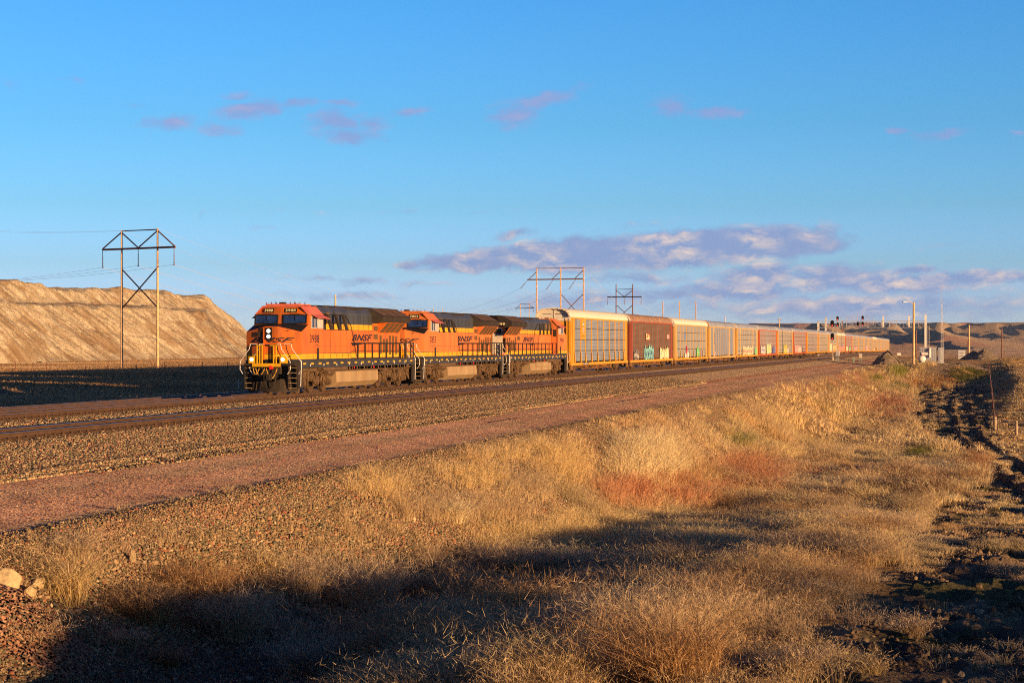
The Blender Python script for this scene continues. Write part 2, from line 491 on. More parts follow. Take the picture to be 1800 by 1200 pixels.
def ground_material():
    m, k, b = new_mat('ground')
    at = k.n('ShaderNodeAttribute', attribute_name='col')
    ag = k.n('ShaderNodeAttribute', attribute_name='gr')
    geo = k.n('ShaderNodeNewGeometry')
    pos = geo.outputs['Position']
    vo = k.n('ShaderNodeTexVoronoi', feature='F1')
    k.lk(pos, vo.inputs['Vector'])
    vo.inputs['Scale'].default_value = 20.0
    hs = k.n('ShaderNodeSeparateColor')
    k.lk(vo.outputs['Color'], hs.inputs[0])
    cellv = k.m('MULTIPLY_ADD', hs.outputs[0], 1.5, 0.35)
    stone = k.mix(1.0, at.outputs['Color'], k.comb(cellv, cellv, cellv), 'MULTIPLY')
    redm = k.m('GREATER_THAN', hs.outputs[1], 0.86)
    stone = k.mix(k.m('MULTIPLY', redm, 0.5), stone, (.36, .15, .09))
    grn = k.m('LESS_THAN', hs.outputs[1], 0.2)
    stone = k.mix(k.m('MULTIPLY', grn, 0.55), stone, (.12, .14, .085))
    crack = k.sstep(vo.outputs['Distance'], 0.35, 0.75)
    n = k.noise(pos, 9.0, 5.0, 0.65)
    n2 = k.noise(pos, 1.1, 4.0, 0.6)
    fine = k.mix(1.0, at.outputs['Color'], k.ramp(n, [(.25, (.55, .55, .55)), (.75, (1.5, 1.5, 1.5))]), 'MULTIPLY')
    c = k.mix(ag.outputs['Fac'], fine, stone)
    c = k.mix(1.0, c, k.ramp(n2, [(.3, (.82, .82, .82)), (.7, (1.16, 1.16, 1.16))]), 'MULTIPLY')
    k.lk(c, b.inputs['Base Color'])
    b.inputs['Roughness'].default_value = 0.95
    b.inputs['Specular IOR Level'].default_value = 0.1
    hgt = k.m('MULTIPLY', k.m('SUBTRACT', 1.0, vo.outputs['Distance']), 0.035)
    nn = k.m('MULTIPLY', n, k.m('MULTIPLY_ADD', ag.outputs['Fac'], -0.05, 0.11))
    n3 = k.noise(pos, 30.0, 2.0, 0.6)
    hsum = k.m('ADD', k.m('ADD', k.m('MULTIPLY', hgt, ag.outputs['Fac']), nn), k.m('MULTIPLY', n3, 0.02))
    bp = k.n('ShaderNodeBump')
    bp.inputs['Strength'].default_value = 1.0
    bp.inputs['Distance'].default_value = 1.6
    k.lk(hsum, bp.inputs['Height'])
    # short upright stubble and stone faces: micro relief too fine for the mesh turns part of the surface to face sideways
    nz = k.n('ShaderNodeTexNoise')
    k.lk(pos, nz.inputs['Vector'])
    nz.inputs['Scale'].default_value = 22.0
    nz.inputs['Detail'].default_value = 2.0
    v = k.n('ShaderNodeVectorMath', operation='SUBTRACT')
    k.lk(nz.outputs['Color'], v.inputs[0])
    v.inputs[1].default_value = (.5, .5, .5)
    v2 = k.n('ShaderNodeVectorMath', operation='MULTIPLY')
    k.lk(v.outputs[0], v2.inputs[0])
    al = k.n('ShaderNodeAttribute', attribute_name='lat')
    k.lk(k.comb(al.outputs['Fac'], al.outputs['Fac'], 0.0), v2.inputs[1])
    v3 = k.n('ShaderNodeVectorMath', operation='ADD')
    k.lk(v2.outputs[0], v3.inputs[0])
    k.lk(bp.outputs[0], v3.inputs[1])
    v4 = k.n('ShaderNodeVectorMath', operation='NORMALIZE')
    k.lk(v3.outputs[0], v4.inputs[0])
    k.lk(v4.outputs[0], b.inputs['Normal'])
    return m


MG = ground_material()
# polar sheet: fine where the camera looks, coarse elsewhere, out past the horizon
fa = np.linspace(-19.0, 19.0, 820)
ca = np.concatenate([np.linspace(19.6, 60, 60), np.linspace(62, 298, 120), np.linspace(300, 340.4, 60)])
azs = np.radians(np.concatenate([fa, ca]))
ds = np.concatenate([[0.5, 2, 4, 6, 8, 10, 12], np.exp(np.linspace(math.log(14), math.log(9000), 1150))])
A, D = np.meshgrid(azs, ds)
GX = CAM[0] + D * (np.sin(A) * RV[0] + np.cos(A) * FV[0])
GY = CAM[1] + D * (np.sin(A) * RV[1] + np.cos(A) * FV[1])
GZ = ground_z(GX, GY)
zc, zg = zones(GX, GY)
V = np.stack([GX, GY, GZ], -1).reshape(-1, 3)
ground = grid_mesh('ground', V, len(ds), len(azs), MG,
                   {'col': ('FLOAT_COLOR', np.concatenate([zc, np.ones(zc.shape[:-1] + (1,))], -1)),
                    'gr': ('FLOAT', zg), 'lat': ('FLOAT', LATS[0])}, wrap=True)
tag(ground, kind='structure')
del GX, GY, A, D, V, zc, zg

# unseen bank added behind the viewer, its crest shaped to shade the ditch
def ridge():
    xs = np.linspace(60, 330, 260)
    ys = np.array([-150, -138, -130, -126, -120, -114, -110, -102, -88.0]) - 14
    top = np.interp(xs, [60, 100, 128, 136, 141, 147, 152, 159, 165, 171, 177, 183, 191, 198, 206, 232, 330], [4.8, 5.9, 6.3, 6.5, 6.6, 6.7, 6.95, 7.6, 7.7, 8.0, 8.8, 8.8, 8.8, 7.8, 6.5, .5, -1.0]) + .35 * fbm(xs / 5, xs * 0, 9, 3)
    prof = np.array([0, .25, .9, 1, 1, 1, .9, .25, 0])
    XX, YY = np.meshgrid(xs, ys)
    ZZ = -5.5 + (top[None, :] + 5.5) * prof[:, None]
    ZZ = ZZ + .12 * fbm(XX / 3, YY / 3, 5, 3)
    c, g = zones(XX, YY)
    c[:] = (.26, .17, .085)
    return grid_mesh('shadow_bank', np.stack([XX, YY, ZZ], -1).reshape(-1, 3), len(ys), len(xs), MG,
                     {'col': ('FLOAT_COLOR', np.concatenate([c, np.ones(c.shape[:-1] + (1,))], -1)), 'gr': ('FLOAT', g), 'lat': ('FLOAT', g * 0 + 8)})


tag(ridge(), kind='structure')

# --- spoil heap beyond the field
def heap():
    m, k, b = new_mat('spoil')
    geo = k.n('ShaderNodeNewGeometry')
    pos = geo.outputs['Position']
    n = k.noise(pos, .35, 6.0, .62)
    n2 = k.noise(pos, 2.2, 4.0, .6)
    c = k.ramp(n, [(.3, (.35, .275, .185)), (.5, (.45, .37, .26)), (.7, (.58, .50, .38))])
    c = k.mix(1.0, c, k.ramp(n2, [(.3, (.62, .62, .62)), (.7, (1.3, 1.3, 1.3))]), 'MULTIPLY')
    c = k.mix(1.0, c, k.ramp(k.noise(pos, 7.0, 4.0, .7), [(.35, (.6, .6, .6)), (.6, (1.2, 1.2, 1.2))]), 'MULTIPLY')
    at = k.n('ShaderNodeAttribute', attribute_name='mask')
    c = k.mix(at.outputs['Fac'], c, (.22, .13, .065))
    k.lk(c, b.inputs['Base Color'])
    b.inputs['Roughness'].default_value = 1.0
    b.inputs['Specular IOR Level'].default_value = 0.05
    bp = k.n('ShaderNodeBump')
    bp.inputs['Distance'].default_value = .35
    bp.inputs['Strength'].default_value = .7
    k.lk(k.m('ADD', k.m('MULTIPLY', n2, .5), k.noise(pos, 7.0, 3.0, .6)), bp.inputs['Height'])
    k.lk(bp.outputs[0], b.inputs['Normal'])
    ax, ay = -144.0, 226.0
    bx, by = -168.0, 412.0
    L = math.hypot(bx - ax, by - ay)
    tx, ty = (bx - ax) / L, (by - ay) / L
    nx, ny = -ty, tx                                 # into the heap (away from the track)
    u = np.arange(-190, 436, .38)
    v = np.arange(-6, 86, .36)
    U, Vv = np.meshgrid(u, v)
    E_ = 200 + 3.5 * np.clip(Vv - 7, 0, 48)                    # the far end runs back at an angle
    end = np.clip((E_ + 34 - U - 8 * fbm(U / 9, Vv / 9, 4, 3)) / 70, 0, 1) ** .62
    toe = 2.2 * fbm(U / 19, U * 0, 205, 3) + 3.0 * np.exp(-((U + 5) / 26) ** 2) * -1
    rill = 1.3 * fbm((U + Vv * .25) / 1.5, Vv / 9, 211, 5, .62) + 1.2 * fbm((U + Vv * .4) / 4.5, Vv / 15, 213, 3)
    terr = 11.6 + 1.0 * fbm(U / 13, U * 0, 215, 3) + 1.4 * np.exp(-((U + 6) / 15) ** 2) - 1.2 * ss(0, -60, U) + .7 * ss(60, 180, U)
    tp = 17.6 + np.interp(U, [-190, 60, 100, 130, 160, 200, 256, 300, 350, 380, 420], [0, .2, .8, -.1, -.3, .5, 1.4, 1.6, .9, -.6, -3]) + 2.0 * fbm(U / 12, U * 0, 217, 3) + .9 * fbm(U / 2.2, U * 0, 219, 2)
    s = Vv - toe
    slope1 = -1.3 + np.clip(s, 0, None) * .80 + rill * ss(0, 4, s)
    t_in = terr + .5 * fbm(U / 6, Vv / 6, 221, 3) + .05 * np.clip(s - 15, 0, 12) + .5 * fbm(U / 2.2, Vv / 2.2, 225, 2)
    gap = 17.0 + 7.0 * ss(-20, 30, U) + 4 * fbm(U / 30, U * 0, 223, 2)
    slope2 = t_in + np.clip(s - 14 - gap * .75, 0, None) * .85 + rill * 1.0 * ss(0, 3, s - 14 - gap * .75)
    z = np.minimum(slope1, np.where(s > 14 + gap * .75, np.minimum(slope2, tp + .5 * fbm(U / 4, Vv / 4, 231, 3)), t_in))
    # a lower front lobe on the left
    lc = np.clip(1 - np.hypot((U - 6) / 26, (Vv - 12) / 19), 0, 1)
    lobe = -3.0 + 18.2 * lc ** .72 + rill * .8 * ss(0, .15, lc)
    z = np.maximum(z, np.minimum(lobe, 12.9 + .6 * fbm(U / 4, Vv / 4, 233, 3)))
    z = -1.5 + (z + 1.5) * end
    X = ax + U * tx + Vv * nx
    Y = ay + U * ty + Vv * ny
    mask = np.clip(ss(.08, .3, fbm(U / 9, Vv / 5, 241, 4)) * .55 + ss(.1, .35, fbm((U + Vv * .3) / 1.1, Vv / 8, 243, 4)) * .55, 0, .8)
    h = grid_mesh('hill', np.stack([X, Y, z], -1).reshape(-1, 3), len(v), len(u), m, {'mask': ('FLOAT', mask)})
    return tag(h, kind='structure')


heap()
# ------------------------------------------------------------------ mesh building helpers
class MB:
    """collects shapes and links them as one mesh object"""
    def __init__(s):
        s.v, s.f, s.mi = [], [], []
    def add(s, vs, fs, mi=0):
        o = len(s.v)
        s.v += [tuple(p) for p in vs]
        s.f += [tuple(i + o for i in f) for f in fs]
        s.mi += [mi] * len(fs)
        return s
    def box(s, x0, x1, y0, y1, z0, z1, mi=0, M=None):
        vs = [Vector(p) for p in ((x0, y0, z0), (x1, y0, z0), (x1, y1, z0), (x0, y1, z0), (x0, y0, z1), (x1, y0, z1), (x1, y1, z1), (x0, y1, z1))]
        if M:
            vs = [M @ p for p in vs]
        return s.add(vs, [(0, 3, 2, 1), (4, 5, 6, 7), (0, 1, 5, 4), (1, 2, 6, 5), (2, 3, 7, 6), (3, 0, 4, 7)], mi)
    def bar(s, a, b, w, h=None, mi=0, up=(0, 0, 1)):
        a, b = Vector(a), Vector(b)
        h = h or w
        d = (b - a).normalized()
        u = Vector(up)
        if abs(d.dot(u)) > .95:
            u = Vector((1, 0, 0))
        r = d.cross(u).normalized()
        u = r.cross(d)
        vs = [p + r * (i * w / 2) + u * (j * h / 2) for p in (a, b) for i, j in ((-1, -1), (1, -1), (1, 1), (-1, 1))]
        return s.add(vs, [(0, 1, 2, 3), (7, 6, 5, 4), (0, 4, 5, 1), (1, 5, 6, 2), (2, 6, 7, 3), (3, 7, 4, 0)], mi)
    def cyl(s, a, b, r0, r1=None, n=12, mi=0, caps=True):
        a, b = Vector(a), Vector(b)
        r1 = r0 if r1 is None else r1
        d = (b - a).normalized()
        u = Vector((0, 0, 1)) if abs(d.z) < .9 else Vector((1, 0, 0))
        p = d.cross(u).normalized()
        q = d.cross(p)
        vs = []
        for c, r in ((a, r0), (b, r1)):
            for i in range(n):
                t = 2 * math.pi * i / n
                vs.append(c + p * math.cos(t) * r + q * math.sin(t) * r)
        fs = [(i, i + n, (i + 1) % n + n, (i + 1) % n) for i in range(n)]
        if caps:
            fs += [tuple(range(n)), tuple(range(2 * n - 1, n - 1, -1))]
        return s.add(vs, fs, mi)
    def tube(s, pts, r, n=6, mi=0):
        pts = [Vector(p) for p in pts]
        rings = []
        for i, p in enumerate(pts):
            d = (pts[min(i + 1, len(pts) - 1)] - pts[max(i - 1, 0)]).normalized()
            u = Vector((0, 0, 1)) if abs(d.z) < .9 else Vector((1, 0, 0))
            a = d.cross(u).normalized()
            b = d.cross(a)
            rr = r[i] if isinstance(r, (list, tuple)) else r
            rings.append([p + a * math.cos(2 * math.pi * k / n) * rr + b * math.sin(2 * math.pi * k / n) * rr for k in range(n)])
        vs = [v for ring in rings for v in ring]
        fs = []
        for i in range(len(pts) - 1):
            for k in range(n):
                fs.append((i * n + k, (i + 1) * n + k, (i + 1) * n + (k + 1) % n, i * n + (k + 1) % n))
        fs += [tuple(range(n - 1, -1, -1)), tuple(range((len(pts) - 1) * n, len(pts) * n))]
        return s.add(vs, fs, mi)
    def extr(s, prof, y0, y1, mi=0, axis='y', caps=True, mis=None):
        """closed profile swept along an axis; prof points are (x,z) for y, (y,z) for x, (x,y) for z"""
        def P(p, t):
            return {'y': (p[0], t, p[1]), 'x': (t, p[0], p[1]), 'z': (p[0], p[1], t)}[axis]
        n = len(prof)
        o = len(s.v)
        s.v += [P(p, y0) for p in prof] + [P(p, y1) for p in prof]
        for i in range(n):
            s.f.append((o + i, o + n + i, o + n + (i + 1) % n, o + (i + 1) % n))
            s.mi.append(mis[i] if mis else mi)
        if caps:
            s.f += [tuple(o + i for i in range(n)), tuple(o + 2 * n - 1 - i for i in range(n))]
            s.mi += [mi, mi]
        return s
    def sheet(s, pts, mi=0):
        return s.add(pts, [tuple(range(len(pts)))], mi)
    def mirror_x(s):
        """adds the mirror image of everything so far"""
        n = len(s.v)
        s.v += [(-x, y, z) for x, y, z in s.v[:n]]
        s.f += [tuple(i + n for i in reversed(f)) for f in list(s.f)]
        s.mi += list(s.mi)
        return s
    def mesh(s, name, mats, smooth=False, fix=True):
        me = bpy.data.meshes.new(name)
        me.from_pydata(s.v, [], s.f)
        for m in (mats if isinstance(mats, (list, tuple)) else [mats]):
            me.materials.append(m)
        me.polygons.foreach_set('material_index', s.mi)
        if fix:
            import bmesh
            bm = bmesh.new()
            bm.from_mesh(me)
            bmesh.ops.recalc_face_normals(bm, faces=bm.faces)
            bm.to_mesh(me)
            bm.free()
        if smooth:
            me.polygons.foreach_set('use_smooth', [True] * len(me.polygons))
        me.update()
        return me
    def build_sides(s, name, mats, parent=None, fix=True):
        """one object for each side of the vehicle"""
        for sg in (1, -1):
            b, mp = MB(), {}
            for f, m in zip(s.f, s.mi):
                if sum(s.v[i][0] for i in f) * sg > 0:
                    g = []
                    for i in f:
                        if i not in mp:
                            mp[i] = len(b.v)
                            b.v.append(s.v[i])
                        g.append(mp[i])
                    b.f.append(tuple(g))
                    b.mi.append(m)
            if b.f:
                b.build(name, mats, parent, fix=fix)
    def build(s, name, mats, parent=None, smooth=False, loc=None, rz=0.0, bevel=0.0, fix=True):
        o = bpy.data.objects.new(name, s.mesh(name, mats, smooth, fix))
        COL.objects.link(o)
        if parent is not None:
            o.parent = parent
        if loc is not None:
            o.location = loc
        if rz:
            o.rotation_euler = (0, 0, rz)
        if bevel:
            b = o.modifiers.new('bevel', 'BEVEL')
            b.width = bevel
            b.segments = 2
            b.limit_method = 'ANGLE'
        return o


def put(name, mesh, parent=None, loc=(0, 0, 0), rot=(0, 0, 0), scale=None):
    o = bpy.data.objects.new(name, mesh)
    COL.objects.link(o)
    o.parent = parent
    o.location = loc
    o.rotation_euler = rot
    if scale:
        o.scale = scale
    return o


def thing(name, label, cat, loc=(0, 0, 0), rz=0.0, group=None, rot=None):
    o = bpy.data.objects.new(name, None)
    COL.objects.link(o)
    o.empty_display_size = .3
    o.location = loc
    o.rotation_euler = rot if rot else (0, 0, rz)
    return tag(o, label, cat, group)


def paint(name, col, rough=.6, metal=0.0, spec=.3, var=.25, scale=1.4, dirt=None, dirt_amt=0.0, bump=0.0, bscale=20.0, streak=False):
    """painted or bare surface with worn, uneven colour (object space)"""
    m, k, b = new_mat(name)
    tc = k.n('ShaderNodeTexCoord')
    oi = k.n('ShaderNodeObjectInfo')
    pv = k.n('ShaderNodeVectorMath', operation='ADD')
    k.lk(tc.outputs['Object'], pv.inputs[0])
    rn = k.m('MULTIPLY', oi.outputs['Random'], 90.0)
    k.lk(k.comb(rn, rn, rn), pv.inputs[1])
    p = pv.outputs[0]
    if streak:
        mp = k.n('ShaderNodeMapping')
        k.lk(p, mp.inputs[0])
        mp.inputs['Scale'].default_value = (1, 1, .18)
        p = mp.outputs[0]
    n = k.noise(p, scale, 5.0, .62)
    lo = tuple(c * (1 - var) for c in col)
    hi = tuple(min(1, c * (1 + var)) for c in col)
    c = k.ramp(n, [(.3, lo), (.5, col), (.7, hi)])
    if dirt:
        n2 = k.noise(p, scale * 2.3, 6.0, .68)
        c = k.mix(k.m('MULTIPLY', k.sstep(n2, .45, .68), dirt_amt), c, dirt)
    k.lk(c, b.inputs['Base Color'])
    b.inputs['Roughness'].default_value = rough
    b.inputs['Metallic'].default_value = metal
    b.inputs['Specular IOR Level'].default_value = spec
    if bump:
        bp = k.n('ShaderNodeBump')
        bp.inputs['Distance'].default_value = bump
        k.lk(k.noise(tc.outputs['Object'], bscale, 4.0, .6), bp.inputs['Height'])
        k.lk(bp.outputs[0], b.inputs['Normal'])
    return m


def emis(name, col, st):
    m, k, b = new_mat(name)
    b.inputs['Base Color'].default_value = col + (1,)
    b.inputs['Emission Color'].default_value = col + (1,)
    b.inputs['Emission Strength'].default_value = st
    return m


_txt = {}


def text_geo(s, shear=0.0, bold=0.0):
    """outline of a word as triangles in the unit box"""
    key = (s, shear, bold)
    if key in _txt:
        return _txt[key]
    cu = bpy.data.curves.new('t', 'FONT')
    cu.body = s
    cu.shear = shear
    cu.offset = bold
    cu.resolution_u = 3
    cu.space_character = 1.06
    ob = bpy.data.objects.new('t', cu)
    COL.objects.link(ob)
    dg = bpy.context.evaluated_depsgraph_get()
    me = bpy.data.meshes.new_from_object(ob.evaluated_get(dg))
    vs = [v.co.copy() for v in me.vertices]
    fs = [tuple(p.vertices) for p in me.polygons]
    bpy.data.objects.remove(ob)
    bpy.data.meshes.remove(me)
    x0, x1 = min(v.x for v in vs), max(v.x for v in vs)
    y0, y1 = min(v.y for v in vs), max(v.y for v in vs)
    vs = [((v.x - x0) / (x1 - x0), (v.y - y0) / (y1 - y0)) for v in vs]
    _txt[key] = (vs, fs)
    return vs, fs


def text_on(mb, s, org, right, up, w, h, shear=0.0, bold=0.0, mi=0):
    """writes s with its lower left corner at org"""
    vs, fs = text_geo(s, shear, bold)
    o, r, u = Vector(org), Vector(right).normalized(), Vector(up).normalized()
    mb.add([o + r * (a * w) + u * (b * h) for a, b in vs], fs, mi)


def copy_tree(o, parent=None):
    c = o.copy()
    COL.objects.link(c)
    c.parent = parent
    for ch in [x for x in bpy.data.objects if x.parent == o]:
        copy_tree(ch, c)
    return c


# shared materials
M_ORANGE = paint('orange_paint', (.54, .122, .010), .5, spec=.4, var=.14, scale=.9, dirt=(.20, .065, .02), dirt_amt=.7, streak=True)
M_ORANGE2 = paint('faded_orange_paint', (.58, .155, .035), .6, spec=.3, var=.14, scale=.9, dirt=(.26, .10, .045), dirt_amt=.7, streak=True)
M_YELLOW = paint('yellow_stripe', (.62, .33, .011), .5, var=.12)
M_BLACK = paint('black_paint', (.012, .012, .013), .5, var=.3)
M_BROWNBLK = paint('sooty_black', (.028, .020, .014), .75, var=.4)
M_DKGREY = paint('dark_grey_paint', (.036, .034, .036), .55, var=.3)
M_HOODTOP = paint('slate_paint', (.042, .046, .058), .5, var=.3, streak=True)
M_GLASS = paint('cab_glass', (.015, .035, .11), .08, spec=1.0, var=.6, scale=3)
M_SILVER = paint('bare_metal', (.50, .46, .42), .45, metal=.3, var=.2)
M_WHITE = paint('white_paint', (.66, .63, .60), .5, var=.08)
M_DUST = paint('dusty_running_gear', (.105, .062, .032), .85, var=.5, scale=3.0, bump=.05, bscale=9)
M_DUSTD = paint('dark_running_gear', (.075, .042, .022), .85, var=.5, scale=3.0, bump=.05, bscale=9)
M_TANK = paint('dusty_tank', (.29, .20, .11), .7, var=.2, scale=.9, dirt=(.25, .15, .07), dirt_amt=.5, streak=True)
M_MESH = paint('radiator_screen', (.10, .055, .022), .8, var=.3, scale=6)
M_RED = paint('red_paint', (.60, .02, .02), .5)
M_PINK = paint('awning', (.50, .115, .07), .6)
M_NAVY = paint('lettering_dark', (.022, .016, .022), .6, var=.2)
M_LAMP = emis('headlight_glow', (1.0, .88, .70), 1.2)
M_NUM = paint('number_cream', (.80, .70, .38), .6)
M_STEEL = paint('rail_steel', (.30, .30, .32), .25, metal=.9, var=.15)
M_RUST = paint('rail_rust', (.062, .033, .019), .85, var=.3, scale=2.0)
# ------------------------------------------------------------------ locomotives
# local frame: y = 0 at the front coupler face and grows to the rear, x to the right-hand side seen in the photo, z = 0 rail top
def truck_mesh():
    a = MB()
    for sx in (1, -1):
        X = .98 * sx
        # side frame: deep cast beam with pedestals
        prof = [(-2.75, .78), (-2.55, 1.0), (-1.5, 1.02), (-.9, .84), (.9, .84), (1.5, 1.02), (2.55, 1.0), (2.75, .78), (2.62, .36), (2.25, .34), (2.25, .70), (1.85, .70), (1.85, .34), (1.45, .34),
                (1.25, .62), (.38, .62), (.3, .34), (-.3, .34), (-.38, .62), (-1.25, .62), (-1.45, .34), (-1.85, .34), (-1.85, .70), (-2.25, .70), (-2.25, .34), (-2.62, .36)]
        a.extr(prof, X - .09, X + .09, axis='x')
        for yy in (-2.05, 0, 2.05):
            a.cyl((X, yy, .53), (X + .30 * sx, yy, .53), .17, .13, 10)
            a.box(X - .1, X + .24, yy - .21, yy + .21, .44, .74) if sx > 0 else a.box(X - .24, X + .1, yy - .21, yy + .21, .44, .74)
        for yy in (-1.25, -.75, .75, 1.25):
            a.cyl((X + .16 * sx, yy, .62), (X + .16 * sx, yy, 1.16), .085, n=8)
        for yy in (-2.5, -.95, 1.1, 2.5):
            a.cyl((X + .2 * sx, yy - .3, .95), (X + .2 * sx, yy + .22, .95), .11, n=8)
            a.bar((X + .24 * sx, yy + .3, .98), (X + .22 * sx, yy + .55, .40), .07)
        a.tube([(X + .3 * sx, -2.6, 1.12), (X + .33 * sx, -1.2, 1.2), (X + .3 * sx, .3, 1.1), (X + .33 * sx, 1.6, 1.2), (X + .3 * sx, 2.6, 1.08)], .035)
        a.bar((X + .2 * sx, -2.3, .82), (X + .2 * sx, 2.3, .86), .05, .09)
        a.bar((X + .28 * sx, -.1, 1.18), (X + .28 * sx, -.5, .5), .08, .1)
        a.bar((X + .28 * sx, .6, 1.18), (X + .28 * sx, .2, .55), .08, .06)
        a.bar((X + .1 * sx, 2.6, .9), (X + .25 * sx, 2.95, .45), .1, .14)
    a.box(-.9, .9, -.5, .5, .72, .98)
    a.box(-.9, .9, -2.6, -2.45, .6, .9)
    a.box(-.9, .9, 2.45, 2.6, .6, .9)
    return a.mesh('truck', [M_DUST])


def wheelset_mesh(r):
    a = MB()
    for sx in (1, -1):
        a.cyl((.70 * sx, 0, r), (.83 * sx, 0, r), r, r, 28)
        a.cyl((.66 * sx, 0, r), (.70 * sx, 0, r), r + .028, r + .028, 28)
        a.cyl((.83 * sx, 0, r), (.86 * sx, 0, r), r * .8, r * .35, 20)
        a.cyl((.83 * sx, 0, r), (.93 * sx, 0, r), .12, .1, 12)
    a.cyl((-.7, 0, r), (.7, 0, r), .09, n=10)
    return a.mesh('wheel', [M_DUSTD])


TRUCK = truck_mesh()
WHEEL = wheelset_mesh(.53)


def locomotive(num, label, Y0, rev, wing0, org, faded, tank, rail0=9.1, logo=(10.8, 14.6), rear_num=None):
    t = thing('locomotive', label, 'locomotive', (0, Y0, 0), math.pi if rev else 0.0, 'locomotives at the head of the train')
    OR = M_ORANGE2 if faded else M_ORANGE
    BODY = [OR, M_YELLOW, M_BLACK, M_HOODTOP, M_DKGREY]
    # frame and walkways
    f = MB()
    f.box(-1.53, 1.53, .95, 21.35, 1.36, 1.765, 0)
    f.box(-1.50, 1.50, 4.6, 20.2, 1.20, 1.355, 1)
    f.box(-1.1, 1.1, 1.4, 21.0, .95, 1.355, 1)
    for sx in (1, -1):
        for i in range(17):
            yy = 1.35 + i * 1.19
            f.box(*sorted((1.532 * sx, 1.540 * sx)), yy, yy + .42, 1.55, 1.635, 2)
        for i in range(9):
            yy = 2.1 + i * 2.1
            f.box(*sorted((1.532 * sx, 1.540 * sx)), yy + .3, yy + .40, 1.46, 1.56, 3)
    # jacking pads, piping and cable trays hanging under the walkway
    for sx in (1, -1):
        for i in range(26):
            yy = 8.6 + i * .43
            if yy < 19.8:
                f.box(*sorted((1.35 * sx, 1.50 * sx)), yy, yy + .25 + .1 * (i % 3), 1.17 + .04 * (i % 2), 1.36, 1)
        f.tube([(1.44 * sx, 4.7, 1.26), (1.46 * sx, 8, 1.24), (1.42 * sx, 13, 1.27), (1.45 * sx, 20.6, 1.23)], .05, mi=1)
        f.tube([(1.38 * sx, 5.2, 1.12), (1.40 * sx, 14.5, 1.16), (1.38 * sx, 20.6, 1.10)], .04, mi=1)
        f.cyl((1.42 * sx, 5.2, 1.08), (1.42 * sx, 6.3, 1.08), .14, n=10, mi=1)
        f.cyl((1.40 * sx, 14.9, 1.12), (1.40 * sx, 15.7, 1.12), .12, n=10, mi=1)
        f.cyl((1.53 * sx, 9.6, 1.30), (1.56 * sx, 9.6, 1.30), .07, n=10, mi=4)
        f.cyl((1.53 * sx, 13.1, 1.30), (1.56 * sx, 13.1, 1.30), .07, n=10, mi=4)
    f.build('frame', [M_DKGREY, M_DUST, M_YELLOW, M_WHITE, M_RED], t)

    # cab and nose: one shell
    n = MB()
    zt, zc = 3.62, 3.28                    # nose top at the middle and at the corners
    pts = {}
    def ring(z):
        return [(-1.54, 1.05, z), (-.36, .66, z), (.36, .66, z), (1.54, 1.05, z)]
    levels = [(1.77, 4, 0), (1.83, 2, 0), (1.86, 1, 0), (2.10, 2, 0), (2.13, 0, 0)]
    zs = [1.77, 1.84, 2.11, 2.14]
    for i, (z0, z1, mi) in enumerate(((1.77, 1.84, 4), (1.84, 2.11, 1), (2.11, 2.14, 2))):
        a, b = ring(z0), ring(z1)
        for j in range(3):
            n.sheet([a[j], a[j + 1], b[j + 1], b[j]], mi)
        for sx in (-1, 1):
            n.sheet([(1.54 * sx, 1.05, z0), (1.54 * sx, 4.42, z0), (1.54 * sx, 4.42, z1), (1.54 * sx, 1.05, z1)], mi)
    a = ring(2.14)
    top = [(-1.54, 1.05, zc), (-.36, .66, zt - .06), (.36, .66, zt - .06), (1.54, 1.05, zc)]
    for j in range(3):
        n.sheet([a[j], a[j + 1], top[j + 1], top[j]], 0)
    wb = [(-1.54, 2.12, 3.66), (-.05, 2.02, 3.72), (.05, 2.02, 3.72), (1.54, 2.12, 3.66)]
    n.sheet([top[1], top[2], wb[2], wb[1]], 2)
    n.sheet([top[0], top[1], wb[1], wb[0]], 2)
    n.sheet([top[2], top[3], wb[3], wb[2]], 2)
    wt = [(-1.54, 2.2, 4.22), (-.05, 2.12, 4.24), (.05, 2.12, 4.24), (1.54, 2.2, 4.22)]
    rf = [(-1.08, 2.32, 4.60), (-.05, 2.24, 4.62), (.05, 2.24, 4.62), (1.08, 2.32, 4.60)]
    for j in range(3):
        n.sheet([wb[j], wb[j + 1], wt[j + 1], wt[j]], 0)
        n.sheet([wt[j], wt[j + 1], rf[j + 1], rf[j]], 0)
    for sx in (-1, 1):
        n.sheet([(1.54 * sx, 1.05, 2.14), (1.54 * sx, 4.42, 2.14), (1.54 * sx, 4.42, 4.20), (1.54 * sx, 2.2, 4.22), (1.54 * sx, 2.12, 3.66), (1.54 * sx, 1.05, zc)], 0)
        # panel seam and door line
        n.box(*sorted((1.541 * sx, 1.547 * sx)), 2.35, 4.42, 2.50, 2.515, 2)
        n.box(*sorted((1.541 * sx, 1.560 * sx)), 3.4, 3.72, 1.80, 2.42, 5)
        n.box(*sorted((1.541 * sx, 1.547 * sx)), 3.3, 3.6, 2.56, 2.585, 2)
    n.sheet([(-1.54, 4.42, 1.77), (1.54, 4.42, 1.77), (1.54, 4.42, 4.20), (1.08, 4.42, 4.62), (-1.08, 4.42, 4.62), (-1.54, 4.42, 4.20)], 0)
    # vertical post on the nose, door outline and grab irons
    n.bar((-.40, .635, 1.8), (-.40, .635, 3.50), .05, .05, 0)
    n.box(-.80, -.54, .72, .80, 3.02, 3.28, 5)
    for (x0, yy, z) in ((.75, .77, 3.30), (.85, .80, 1.95), (.95, .82, 2.62)):
        n.tube([(x0 - .25, yy - .03, z), (x0 + .1, yy + .02, z), (x0 + .13, yy + .02, z + .07), (x0 + .2, yy + .05, z + .05)], .014, 5, 5)
